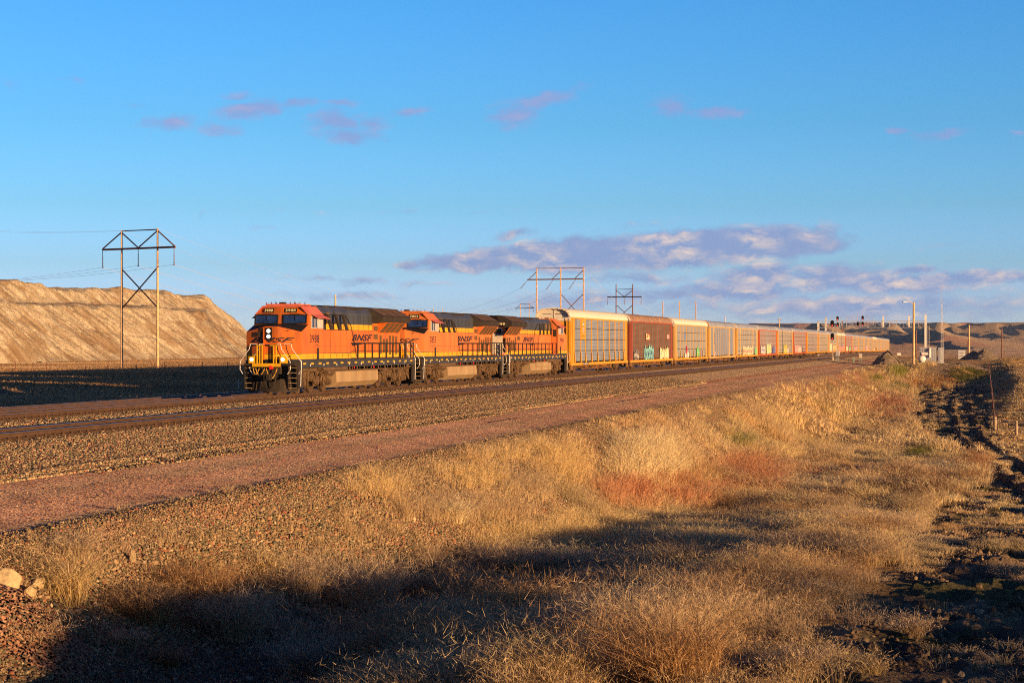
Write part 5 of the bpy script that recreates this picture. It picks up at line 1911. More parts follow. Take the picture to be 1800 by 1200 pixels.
def gas_tank(px, d, label, r, ln, red):
    p0 = at(px, 640, d)
    z = gz(p0.x, p0.y)
    t = thing('gas_tank', label, 'gas tank', (p0.x, p0.y, z), 0)
    b = MB()
    prof = [(0, -ln / 2 - r * .62)] + [(r * math.sin(a), -ln / 2 - r * .62 * math.cos(a)) for a in np.linspace(.25, math.pi / 2, 6)] + [(r * math.sin(a), ln / 2 + r * .62 * math.cos(a)) for a in np.linspace(math.pi / 2, .25, 6)] + [(0, ln / 2 + r * .62)]
    n = 24
    vs = [(rr * math.cos(2 * math.pi * j / n), yy, r + .42 + rr * math.sin(2 * math.pi * j / n)) for rr, yy in prof for j in range(n)]
    fs = [(i * n + j, (i + 1) * n + j, (i + 1) * n + (j + 1) % n, i * n + (j + 1) % n) for i in range(len(prof) - 1) for j in range(n)]
    b.add(vs, fs)
    b.build('tank_body', [M_WHITE], t, smooth=True)
    c = MB()
    c.cyl((0, -.2, 2 * r + .38), (0, -.2, 2 * r + .56), .2, n=14)
    c.build('valve_cap', [M_RED if red else M_DKGREY], t)
    for yy in (-ln * .35, ln * .35):
        MB().box(-r * .8, r * .8, yy - .15, yy + .15, -.2, .62).build('cradle', [M_WHITE], t)
    return t


gas_tank(1621, 320, 'round ended white gas tank with a red cap in front of the shed', .60, 2.4, True)
gas_tank(1652, 362, 'smaller white gas tank beside the thin lattice mast', .55, 2.2, False)

# --- lattice mast
f = feet(1655.5, 352)
t = thing('lattice_mast', 'very tall thin lattice radio mast right of the shed', 'radio mast', f)
m_ = MB()
top = (at(1657, 498, 352) - f).z
zk = (at(1656, 572, 352) - f).z
w = .36
for k_ in range(3):
    a_ = 2 * math.pi * k_ / 3
    m_.bar((w * math.cos(a_), w * math.sin(a_), 0), (w * .7 * math.cos(a_), w * .7 * math.sin(a_), zk), .045)
    m_.bar((w * .45 * math.cos(a_), w * .45 * math.sin(a_), zk), (.06 * math.cos(a_), .06 * math.sin(a_), top * .82), .035)
z = .2
k_ = 0
while z < top * .8:
    ww = w * (1 - .3 * z / zk) if z < zk else w * .45 * (1 - .7 * (z - zk) / (top * .8 - zk))
    for j in range(3):
        a0, a1 = 2 * math.pi * j / 3, 2 * math.pi * (j + 1) / 3
        m_.bar((ww * math.cos(a0), ww * math.sin(a0), z), (ww * math.cos(a1), ww * math.sin(a1), z + .35), .022)
    z += .42
m_.bar((0, 0, top * .8), (0, 0, top), .05)
m_.build('lattice', [M_GALV], t)
MB().box(-.5, .5, -.5, .5, -.2, .25).build('base', [M_CONC], t)

# --- heaps of gravel
def heap_mesh(name, label, cx, cy, rx, ry, h, mat, seed, peaks):
    n = 70
    X, Y = np.meshgrid(np.linspace(-1.35, 1.35, n), np.linspace(-1.35, 1.35, n))
    z = np.zeros_like(X) - .4
    for (px, py, pr, ph) in peaks:
        z = np.maximum(z, ph * (1 - np.hypot(X - px, Y - py) / pr) * h)
    z = np.maximum(z, -.35) + .07 * h * fbm(X * 7, Y * 7, seed, 4) * ss(-.2, .2, z)
    V = np.stack([cx + X * rx, cy + Y * ry, gz(cx, cy) + z - .05], -1).reshape(-1, 3)
    c, g = zones(V[:, 0], V[:, 1])
    c[:] = np.array([.26, .20, .14]) * (1 + .3 * vnoise(V[:, 0] * 3, V[:, 1] * 3, 9)[:, None])
    o = grid_mesh(name, V, n, n, mat, {'col': ('FLOAT_COLOR', np.concatenate([c, np.ones((len(c), 1))], -1)), 'gr': ('FLOAT', g * 0 + .9), 'lat': ('FLOAT', g * 0 + 8)})
    return tag(o, label, 'gravel heap', 'heaps beside the line')


hp = at(1562, 636, 322)
heap_mesh('gravel_heap', 'grey gravel heap between the train end and the lamp post', hp.x, hp.y, 3.1, 5.0, 2.7, MG, 3, [(-.05, 0, .95, 1.0), (-.45, -.2, .5, .72)])
hp = at(1680, 640, 310)
heap_mesh('earth_heap', 'low brown earth heap between the lattice mast and the cabinet', hp.x + 1, hp.y + 18, 3.2, 5.0, 1.0, MG, 5, [(0, 0, 1.0, 1.0)])
for px, d, w_, h_, lb in ((1712, 470, 3.6, 1.7, 'earth bank behind the tall pale pole, left part'), (1731, 466, 3.8, 2.0, 'steep earth bank in shade right of the tall pale pole')):
    hp = at(px, 628, d)
    heap_mesh('earth_bank', lb, hp.x, hp.y, w_, 6, h_ * 1.2, MG, 7, [(0, 0, 1.1, 1.25)])

# --- fences
def fence(label, pts, mat=M_WOODD, hh=1.25, wires=(1.1, .75, .4), big=()):
    t = thing('wire_fence', label, 'fence', (pts[0][0], pts[0][1], gz(*pts[0])))
    o0 = Vector(t.location)
    tops = []
    for i, (x, y) in enumerate(pts):
        z = gz(x, y)
        r_ = .13 if i in big else .055
        MB().cyl(Vector((x, y, z - .2)) - o0, Vector((x + rnd.uniform(-.05, .05), y, z + hh * (1.15 if i in big else 1))) - o0, r_, r_ * .9, 8).build('post', [M_WOODG if i in big else mat], t)
        tops.append((x, y, z))
    w = MB()
    for a, b in zip(tops[:-1], tops[1:]):
        for hgt in wires:
            w.bar(Vector((a[0], a[1], a[2] + hgt)) - o0, Vector((b[0], b[1], b[2] + hgt)) - o0, .025)
    w.build('wire', [M_WIRE], t)
    return t


c1 = gp(1749, 758)
far_end = (38.2, 250.0)
nd = [gp(*q) for q in ((1749, 758), (1746, 725), (1743, 695), (1740, 668), (1738, 650))]
ya = np.linspace(nd[0][1], nd[-1][1], 26)
pts = [(float(np.interp(y_, [q[1] for q in nd], [q[0] for q in nd])), float(y_)) for y_ in ya]
fence('post and wire fence running up between the muddy track and the right field', pts, big=(0,))
c2 = gp(1787, 768)
fence('short fence span from the corner post to a pale post at the right edge', [(c1[0], c1[1]), (c2[0], c2[1]), (c2[0] + 3.4, c2[1] - 4)], big=(0, 1, 2), wires=(1.25,))
rail_ = MB()
a_, b_ = Vector((c1[0], c1[1], gz(c1[0], c1[1]) + 1.3)), Vector((c2[0], c2[1], gz(c2[0], c2[1]) + 1.25))
lp = [at(px, 655, 255) for px in (-40, 27, 82, 150, 190, 240, 290, 355, 400)]
fence('thin wire fence crossing the shaded field beyond the tracks', [(p.x, p.y) for p in lp], wires=(1.1, .6))
rp_ = [at(px, 622, 640) for px in (1700, 1722, 1744, 1766, 1788, 1812)]
fence('distant fence along the rise at the far right', [(p.x, p.y) for p in rp_], hh=1.6, wires=(1.3, .7))
# white stake by the far track
p = gp(419, 684)
t = thing('marker_stake', 'small white marker stake in the shade left of the lead locomotive', 'marker', (p[0], p[1], p[2]))
MB().cyl((0, 0, -.1), (0, 0, .8), .05, n=8).build('post', [M_WHITE], t)
# ------------------------------------------------------------------ loose stones and vegetation
RG = np.random.default_rng(11)


def photo_xy(X, Y, Z):
    x, y = X - CAM[0], Y - CAM[1]
    c = x * RV[0] + y * RV[1]
    d = np.maximum(x * FV[0] + y * FV[1], .5)
    return 900 + F_PX * c / d, 604.6 - F_PX * (Z - CAM[2]) / d, d


def in_view(X, Y, Z, pad=120):
    u, v, d = photo_xy(X, Y, Z)
    return (u > -pad - 60) & (u < 1800 + pad) & (v < 1200 + pad)


def attr_mat(name, rough=.9, trans=0.0, bump=False):
    m, k, b = new_mat(name)
    at_ = k.n('ShaderNodeAttribute', attribute_name='col')
    c = at_.outputs['Color']
    if bump:
        geo = k.n('ShaderNodeNewGeometry')
        n = k.noise(geo.outputs['Position'], 40.0 if bump is True else bump, 3.0)
        c = k.mix(1.0, c, k.ramp(n, [(.3, (.75, .75, .75)), (.7, (1.2, 1.2, 1.2))]), 'MULTIPLY')
    k.lk(c, b.inputs['Base Color'])
    b.inputs['Roughness'].default_value = rough
    b.inputs['Specular IOR Level'].default_value = .1
    if trans:
        tr = k.n('ShaderNodeBsdfTranslucent')
        k.lk(c, tr.inputs[0])
        mx = k.n('ShaderNodeMixShader')
        mx.inputs[0].default_value = trans
        k.lk(b.outputs[0], mx.inputs[1])
        k.lk(tr.outputs[0], mx.inputs[2])
        k.lk(mx.outputs[0], k.nt.nodes['Material Output'].inputs[0])
    return m


M_STONE = attr_mat('loose_stone', bump=True)
M_BLADE = attr_mat('dry_blade', .8, .42)

STONE_PAL = np.array([(.26, .18, .10), (.18, .135, .08), (.115, .105, .062), (.31, .215, .12), (.29, .12, .07), (.22, .09, .06), (.46, .35, .22), (.085, .075, .055), (.36, .24, .14)])
STONE_W = np.array([.25, .2, .16, .12, .07, .04, .04, .06, .06])


def stones(name, label, X, Y, size, w=STONE_W, lift=.25, kind='stuff', pal=None, gain=1.0):
    Z = ground_z(X, Y)
    ok = in_view(X, Y, Z)
    X, Y, Z, size = X[ok], Y[ok], Z[ok], size[ok]
    N = len(X)
    cube = np.array([(-1, -1, -1), (1, -1, -1), (1, 1, -1), (-1, 1, -1), (-1, -1, 1), (1, -1, 1), (1, 1, 1), (-1, 1, 1)], float) * .5
    V = np.tile(cube, (N, 1, 1)) * (1 + RG.uniform(-.38, .38, (N, 8, 3)))
    V *= RG.uniform(.6, 1.15, (N, 1, 3)) * size[:, None, None]
    # random rotation
    q = RG.normal(size=(N, 4))
    q /= np.linalg.norm(q, axis=1)[:, None]
    a, b, c, d = q.T
    M = np.stack([1 - 2 * (c * c + d * d), 2 * (b * c - a * d), 2 * (b * d + a * c), 2 * (b * c + a * d), 1 - 2 * (b * b + d * d), 2 * (c * d - a * b), 2 * (b * d - a * c), 2 * (c * d + a * b), 1 - 2 * (b * b + c * c)], -1).reshape(N, 3, 3)
    V = np.einsum('nij,nkj->nki', M, V)
    V += np.stack([X, Y, Z + size * lift], -1)[:, None, :]
    f = np.array([(0, 3, 2, 1), (4, 5, 6, 7), (0, 1, 5, 4), (1, 2, 6, 5), (2, 3, 7, 6), (3, 0, 4, 7)])
    F = (f[None] + (np.arange(N) * 8)[:, None, None]).reshape(-1)
    col = (STONE_PAL[RG.choice(len(STONE_PAL), N, p=w / w.sum())] if pal is None else pal[RG.choice(len(pal), N)]) * RG.uniform(.75, 1.3, (N, 1)) * gain
    col = np.clip(col, 0, .8)
    col = np.repeat(np.concatenate([col, np.ones((N, 1))], 1), 8, 0)
    nf = N * 6
    o = np_mesh(name, V.reshape(-1, 3), F, np.arange(nf) * 4, np.full(nf, 4), M_STONE, {'col': ('FLOAT_COLOR', col)})
    return tag(o, label, None, None, kind)


def scatter(n, x0, x1, y0, y1, dens=None):
    X, Y = RG.uniform(x0, x1, n), RG.uniform(y0, y1, n)
    if dens is not None:
        k = RG.random(n) < dens(X, Y)
        X, Y = X[k], Y[k]
    return X, Y


def on_rails(X):
    r = np.zeros(X.shape, bool)
    for c in (0, 7.45, -7.2):
        r |= (np.abs(np.abs(X - c) - .755) < .13)
    return r


# ballast
X, Y = scatter(330000, 8.2, 13.1, -52, 70, lambda x, y: np.clip(1.2 - (y + 52) / 160, .35, 1))
X2, Y2 = scatter(90000, -1.4, 6.4, -50, 60, lambda x, y: np.clip(1.1 - (y + 50) / 150, .3, 1) * ~on_rails(x))
X, Y = np.concatenate([X, X2]), np.concatenate([Y, Y2])
k_ = ~on_rails(X) & ((np.abs(X - 7.45) > 1.32) & (np.abs(X) > 1.32) | (RG.random(len(X)) < .25))
X, Y = X[k_], Y[k_]
stones('ballast', 'crushed stone ballast on the track bed', gain=1.45, X=X, Y=Y, size= RG.uniform(.03, .07, len(X)) * (1 + np.clip(Y + 20, 0, 90) / 160))
# coarse gravel on the road shoulder
X, Y = scatter(330000, 18.0, 25.5, -70, 60, lambda x, y: np.clip((1.1 - np.abs(x - 20.2) / 5) * (.9 - (y + 20) / 120), 0, 1))
stones('gravel', 'coarse mixed gravel on the road shoulder', X, Y, RG.gamma(3, .0055, len(X)) + .010, lift=.2)
# ditch floor gravel in the shade
X, Y = scatter(110000, 19.5, 29.5, -72, -36, lambda x, y: np.clip((-38 - y) / 8, 0, 1))
stones('gravel', 'dark gravel on the ditch floor', X, Y, RG.gamma(3, .0085, len(X)) + .016, lift=.2)
# gravel road: fine chips, and a windrow of larger stones at the track side
X, Y = scatter(9000, 12.8, 18.8, -62, 30, lambda x, y: np.clip(.9 - (y + 40) / 100, .1, 1))
stones('gravel', 'fine reddish chippings on the access road', X, Y, RG.gamma(4, .004, len(X)) + .007, w=np.array([.2, .1, .03, .15, .3, .2, .06, .02, .15]), lift=.1)
X, Y = scatter(24000, 12.0, 13.8, -60, 60, lambda x, y: ss(-.05, .2, fbm(x / .5, y / 8, 301, 3)))
stones('gravel', 'stones pushed to the edge of the access road', X, Y, RG.uniform(.025, .07, len(X)))
# mud clods
X, Y = scatter(34000, 32.5, 43, -66, 60, lambda x, y: (x > mud_x(y)) * ss(-.1, .2, fbm(x / 1.2, y / 1.6, 305, 3)))
stones('clods', 'clods of earth on the muddy track', X, Y, RG.gamma(2.0, .017, len(X)) + .018, pal=np.array([(.20, .135, .08), (.16, .105, .065), (.24, .17, .10), (.34, .24, .14), (.11, .075, .05)]), lift=.12)


def blades(name, label, X, Y, H, rad, nb, lean, width, col, curl=.35, kind='stuff', Z=None, droop=0.0, up=0.0, build=True, wind=(-.12, .1), barbs=0):
    """tufts of tapering curved blades: X, Y, H, rad, col per tuft"""
    N = len(X)
    if Z is None:
        Z = ground_z(X, Y)
    T = np.repeat(np.arange(N), nb)
    M_ = len(T)
    ang = RG.uniform(0, 2 * np.pi, M_)
    rr = np.sqrt(RG.random(M_))
    bx = X[T] + np.cos(ang) * rr * rad[T]
    by = Y[T] + np.sin(ang) * rr * rad[T]
    bz = Z[T] - .03
    h = H[T] * RG.uniform(.45, 1.08, M_)
    ang2 = ang + RG.normal(0, .7, M_)
    ln = lean * (rr * .9 + .15) * RG.uniform(.4, 1.4, M_)
    dx, dy = np.cos(ang2) * ln + wind[0], np.sin(ang2) * ln + wind[1]
    wa = RG.uniform(0, np.pi, M_)
    wx, wy = np.cos(wa), np.sin(wa)
    W_ = (width * RG.uniform(.6, 1.4, M_) * (1 + .0 * h))[:, None]
    P0 = np.stack([bx, by, bz], -1)
    P1 = P0 + np.stack([dx * h * .38, dy * h * .38, h * .5], -1)
    P2 = P0 + np.stack([dx * h * (.9 + curl), dy * h * (.9 + curl), h * (.88 - droop * RG.uniform(0, 1, M_))], -1)
    P3 = P0 + np.stack([dx * h * (1.35 + 2.2 * curl), dy * h * (1.35 + 2.2 * curl), h * (1.0 - 1.8 * droop * RG.uniform(.2, 1, M_))], -1)
    w3 = np.stack([wx, wy, wx * 0], -1)
    V = np.stack([P0 - w3 * W_ * .5, P0 + w3 * W_ * .5, P1 - w3 * W_ * .45, P1 + w3 * W_ * .45, P2 - w3 * W_ * .42, P2 + w3 * W_ * .42, P3], 1)
    base = (np.arange(M_) * 7)[:, None]
    q = np.concatenate([base + np.array([0, 1, 3, 2]), base + np.array([2, 3, 5, 4])], 1).reshape(-1)
    t3 = (base + np.array([4, 5, 6])).reshape(-1)
    # side twigs and seed heads: thin triangles leaving the upper stem
    B = []
    for j in range(barbs):
        tt = RG.uniform(.25, 1, (M_, 1))
        o_ = np.where(tt < .6, P1 + (P2 - P1) * (tt - .2) / .4, P2 + (P3 - P2) * (tt - .6) / .4)
        dv = RG.normal(0, 1, (M_, 3)) + np.array([wind[0] * 2, wind[1] * 2, .9])
        dv /= np.linalg.norm(dv, axis=1)[:, None]
        L_ = h[:, None] * RG.uniform(.06, .24, (M_, 1))
        sd = np.cross(dv, RG.normal(0, 1, (M_, 3)))
        sd /= np.linalg.norm(sd, axis=1)[:, None] + 1e-6
        B.append(np.stack([o_ - sd * W_ * .42, o_ + sd * W_ * .42, o_ + dv * L_], 1))
    nv = 7
    if B:
        V = np.concatenate([V] + B, 1)
        nv = 7 + 3 * barbs
        base = (np.arange(M_) * nv)[:, None]
        q = np.concatenate([base + np.array([0, 1, 3, 2]), base + np.array([2, 3, 5, 4])], 1).reshape(-1)
        t3 = np.concatenate([base + np.array([4, 5, 6])] + [base + np.array([7, 8, 9]) + 3 * j for j in range(barbs)], 1).reshape(-1)
    F = np.concatenate([q, t3])
    nq = M_ * 2
    nt_ = len(t3) // 3
    ls = np.concatenate([np.arange(nq) * 4, nq * 4 + np.arange(nt_) * 3])
    lt = np.concatenate([np.full(nq, 4), np.full(nt_, 3)])
    c = col[T] * RG.uniform(.72, 1.28, (M_, 1))
    cc = np.repeat(c[:, None, :], nv, 1)
    cc[:, 6] = cc[:, 6] * 1.25 + .05                # paler tips and seed heads
    if nv > 7:
        cc[:, 7:] = cc[:, 7:] * 1.2 + .04
    cc = np.concatenate([np.clip(cc, 0, .9), np.ones((M_, nv, 1))], -1)
    if not build:
        return V, F, ls, lt, cc
    o = np_mesh(name, V.reshape(-1, 3), F, ls, lt, M_BLADE, {'col': ('FLOAT_COLOR', cc.reshape(-1, 4))})
    return tag(o, label, None, None, kind)


STRAW = np.array([.70, .56, .33])
GOLD = np.array([.68, .50, .24])
TANW = np.array([.50, .37, .22])
BRN = np.array([.26, .14, .065])
REDW = np.array([.50, .25, .135])
GRNW = np.array([.20, .20, .045])

# patches by where they grow: photo x, y, half width, half height -> amount, height, colour
PATCH = [
    (1145, 815, 72, 48, 1.0, 1.05, STRAW * 1.08), (1000, 815, 46, 40, .7, .62, GOLD), (1185, 870, 150, 26, 1.0, .85, REDW * 1.15), (1310, 842, 78, 36, 1.0, 1.0, REDW),
    (1480, 838, 100, 16, .8, .6, REDW * 1.1 + .03), (1555, 718, 52, 22, 1.0, .95, REDW * .95 + .02), (1600, 862, 84, 24, 1.0, .7, BRN * .8), (1448, 888, 36, 16, 1.0, .65, BRN), (1715, 822, 26, 34, .9, .7, BRN * 1.4),
    (1640, 672, 46, 14, 1.0, .8, np.array([.48, .25, .09])), (1578, 655, 17, 9, 1.0, 1.0, GRNW * 1.3), (1542, 664, 14, 8, .7, .5, GRNW), (1575, 680, 30, 8, .5, .5, GRNW * .7 + .05), (1300, 775, 30, 10, .6, .4, GRNW * .9 + .05),
    (1620, 800, 30, 12, .8, .4, GRNW), (1700, 660, 34, 12, 1.0, .9, GRNW * .5), (1690, 667, 12, 8, 1, .9, GRNW * .7),
    (830, 838, 60, 26, .55, .4, GOLD), (655, 855, 60, 24, .6, .45, GOLD), (770, 880, 50, 20, .3, .4, TANW), (930, 860, 46, 20, .75, .5, TANW), (880, 800, 60, 16, .55, .35, GOLD), (1060, 735, 60, 14, .3, .35, GOLD),
    (1100, 950, 220, 34, 1.0, .65, GOLD), (800, 900, 110, 22, .85, .5, TANW), (560, 985, 120, 26, .16, .42, TANW), (360, 1030, 130, 30, .16, .45, TANW)]


def patch_field(u, v):
    amt = np.zeros(u.shape)
    hgt = np.zeros(u.shape)
    col = np.zeros(u.shape + (3,))
    for cx, cy, rx, ry, a, h, c in PATCH:
        r = np.hypot((u - cx) / rx, (v - cy) / ry)
        w = np.clip(1.5 - r * 1.1, 0, 1) * a
        k = w > amt
        amt = np.where(k, w, amt)
        hgt = np.where(k, h, hgt)
        col = np.where(k[:, None], c, col)
    return amt, hgt, col


def ditch_grass(n, y0, y1, nb, width, name, label, x0=18.6, x1=40, hs=1.0, seed=0, barbs=0):
    X, Y = scatter(n, x0, x1, y0, y1)
    Z = ground_z(X, Y)
    ok = in_view(X, Y, Z, 60)
    X, Y, Z = X[ok], Y[ok], Z[ok]
    u, v, d = photo_xy(X, Y, Z)
    xm = mud_x(Y)
    toe = np.interp(Y, [-70, -45, -30, -15, 0, 20, 60, 230], [23.6, 23.0, 22.8, 22.3, 21.2, 20.4, 20.0, 24.5])
    n1 = fbm(X / 3.2, Y / 3.2, 401, 3)
    n2 = fbm(X / 8, Y / 14, 403, 3)
    base = ss(toe - 1.2, toe + .8, X + 1.6 * n1) * ss(xm + .4, xm - .5, X + 1.2 * n1)
    bare = ss(-50, -57, Y + 3 * n1) * ss(27.0, 24.0, X + 2 * n2)                # dark gravel floor
    base = base * (1 - .93 * bare)
    nearw = ss(-14, -30, Y)
    clump = ss(-.06, .14, fbm(X / 2.6, Y / 2.6, 409, 2))
    base = base * np.clip(.75 + 1.6 * n1, .1, 1) * (1 - nearw * (1 - clump) * .8)
    fringe = ss(18.7, 19.2, X) * ss(23, 20, X) * ss(.05, .28, fbm(X / 1.6, Y / 2.6, 405, 3)) * (.12 + .7 * ss(-50, -15, Y))
    mudt = (X > xm) * ss(.02, .25, fbm(X / 1.5, Y / 2.5, 407, 3)) * .8 * (X < 38 + np.maximum(0, 30 - Y) * .25) * (.25 + .75 * ss(-58, -40, Y))
    right = (X > 37.2) * (Y > 40) * .55
    pa, ph, pc = patch_field(u, v)
    dens = np.maximum.reduce([base, fringe, mudt, right, pa])
    k = RG.random(len(X)) < dens
    X, Y, Z, u, v, n1, n2, pa, ph, pc, d = [q[k] for q in (X, Y, Z, u, v, n1, n2, pa, ph, pc, d)]
    base, fringe, mudt, right = base[k], fringe[k], mudt[k], right[k]
    nw = ss(-18, -34, Y)
    H = .52 + .55 * n1 + .3 * n2
    H = H * (1 + 1.5 * fbm(X / 1.5, Y / 1.9, 423, 2))
    H = H * (1 - nw * .35) + nw * .2 * fbm(X / 2.6, Y / 2.6, 409, 2)
    H = np.where(fringe > base, .30 + .2 * n1, H)
    H = np.where(mudt > base, .20, H)
    H = np.where(right > base, .28 + .15 * n1, H)
    t = np.clip(.5 + 1.6 * fbm(X / 2.2, Y / 3.5, 411, 3), 0, 1)[:, None]
    t2 = np.clip(.35 + 1.8 * fbm(X / 6, Y / 9, 413, 3), 0, 1)[:, None]
    col = (GOLD * (1 - t) + TANW * t) * (1 - t2 * .5) + STRAW * t2 * .5
    br = (ss(.06, .32, fbm(X / 3.0, Y / 4.2, 417, 4)) * .42)[:, None]
    col = col * (1 - br) + (BRN * 1.5) * br
    gn = (ss(.10, .34, fbm(X / 4.5, Y / 6, 419, 3)) * .22)[:, None]
    col = col * (1 - gn) + np.array([.36, .34, .14]) * gn
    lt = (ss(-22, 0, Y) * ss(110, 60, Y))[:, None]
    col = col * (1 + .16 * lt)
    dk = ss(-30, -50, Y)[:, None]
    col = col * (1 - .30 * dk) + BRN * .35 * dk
    w = np.clip(pa * 1.3, 0, 1)
    isred = pc[:, 0] > 1.75 * np.maximum(pc[:, 1], 1e-3)
    keep = RG.random(len(w)) < np.clip(.42 + 1.5 * fbm(X / 1.1, Y / 2.0, 415, 3), .1, .85)
    w = np.where(isred & ~keep, 0, w)
    H = H * (1 - w) + ph * w
    col = col * (1 - w[:, None]) + pc * w[:, None]
    H = np.clip(H, .12, 1.3) * hs * RG.uniform(.75, 1.2, len(H))
    rad = .10 + .16 * H + RG.random(len(H)) * .1
    return blades(name, label, X, Y, H, rad * (1 + d / 300), nb, .5, width, col, Z=Z, barbs=barbs, curl=.5, droop=.12)


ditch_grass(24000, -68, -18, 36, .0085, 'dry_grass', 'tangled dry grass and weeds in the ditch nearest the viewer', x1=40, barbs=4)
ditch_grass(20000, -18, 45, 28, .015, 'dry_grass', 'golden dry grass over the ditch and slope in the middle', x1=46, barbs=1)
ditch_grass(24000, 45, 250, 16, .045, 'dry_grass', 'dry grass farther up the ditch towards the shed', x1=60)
# bushy weed clumps, far past counting, that fill the hollow
X, Y = scatter(900, 21.5, 34.6, -69, 4, lambda x, y: (x < mud_x(y) - .3) * (x > 23.6 + .06 * (-30 - np.minimum(y, -30)) * 0 - (y > -15) * 1.5) * ss(.02, -.12, fbm(x / 3, y / 3.5, 441, 2)) * (1 - .5 * ss(-25, 0, y)) * (1 - .85 * ss(-55, -60, y) * ss(27.5, 25, x)))
nb_ = len(X)
ht = RG.uniform(.5, 1.0, nb_)
cb = np.where(RG.random((nb_, 1)) < .35, np.array([[.44, .27, .12]]), np.where(RG.random((nb_, 1)) < .5, TANW[None], GOLD[None])) * RG.uniform(.8, 1.15, (nb_, 1))
for dx_, dy_, sc_ in ((0, 0, 1.0), (.35, .2, .85), (-.3, .3, .8), (.1, -.4, .75)):
    jx, jy = dx_ + RG.uniform(-.15, .15, nb_), dy_ + RG.uniform(-.15, .15, nb_)
    blades('dry_weeds', 'bushy dry weeds crowding the hollow', X + jx, Y + jy, ht * sc_, np.full(nb_, .22), 130, .75, .0085, cb, droop=.22, curl=.6, barbs=3)
# thin weeds among the ballast edge and road
X, Y = scatter(900, 12.3, 19, -60, 120, lambda x, y: (ss(.12, .3, fbm(x / 2, y / 6, 421, 3))) * (np.abs(x - 15.6) > 2.2))
blades('weeds', 'scattered weeds along the edges of the access road', X, Y, RG.uniform(.08, .3, len(X)), np.full(len(X), .12), 24, .8, .014, np.tile(TANW, (len(X), 1)))
# stubble: right field and the field on the left
X, Y = scatter(42000, 37.6, 190, 60, 420)
X2, Y2 = scatter(60000, -150, -13, -20, 330)
c1_ = np.tile(np.array([.44, .29, .13]), (len(X), 1)) * (1 + .5 * fbm(X / 20, Y / 4, 431, 3))[:, None]
Z = ground_z(X, Y)
k_ = in_view(X, Y, Z) & (RG.random(len(X)) < .35 + .9 * ss(-.1, .2, fbm(X / 26, Y / 4, 433, 3)))
blades('dry_grass', 'stubble on the field right of the fence', X[k_], Y[k_], RG.uniform(.12, .34, k_.sum()), np.full(k_.sum(), .8), 9, .5, .10, c1_[k_], Z=Z[k_])
Z2 = ground_z(X2, Y2)
k_ = in_view(X2, Y2, Z2)
c2_ = np.tile(np.array([.42, .265, .13]), (len(X2), 1)) * (1 + .5 * fbm(X2 / 16, Y2 / 16, 435, 3))[:, None]
blades('dry_grass', 'short pale grass on the field beyond the tracks', X2[k_], Y2[k_], RG.uniform(.08, .24, k_.sum()), np.full(k_.sum(), .8), 9, .5, .10, c2_[k_], Z=Z2[k_])


# single bushes that stand out
def bush(px, py, wpx, hpx, col, label, n=900, droop=.1, name='dry_bush', width=.009):
    x, y, z = gp(px, py)
    z = gz(x, y)
    _, _, d = photo_xy(np.array([x]), np.array([y]), np.array([z]))
    s = float(d[0]) / F_PX
    r, h = wpx * s / 2, hpx * s
    nt = 22
    ang = RG.uniform(0, 2 * np.pi, nt)
    rr = np.sqrt(RG.random(nt)) * r * .62
    X, Y = x + np.cos(ang) * rr, y + np.sin(ang) * rr
    h = h * 1.3
    H = h * (1 - .35 * (rr / r) ** 2) * RG.uniform(.8, 1.15, nt)
    o = blades(name, None, X, Y, H, np.full(nt, r * .22), n // nt, .62, width, np.tile(np.array(col), (nt, 1)) * RG.uniform(.8, 1.2, (nt, 1)), Z=np.full(nt, z), droop=droop + .08, kind=None, curl=.6, barbs=4)
    return tag(o, label, 'bush', 'dry weed bushes in the ditch')


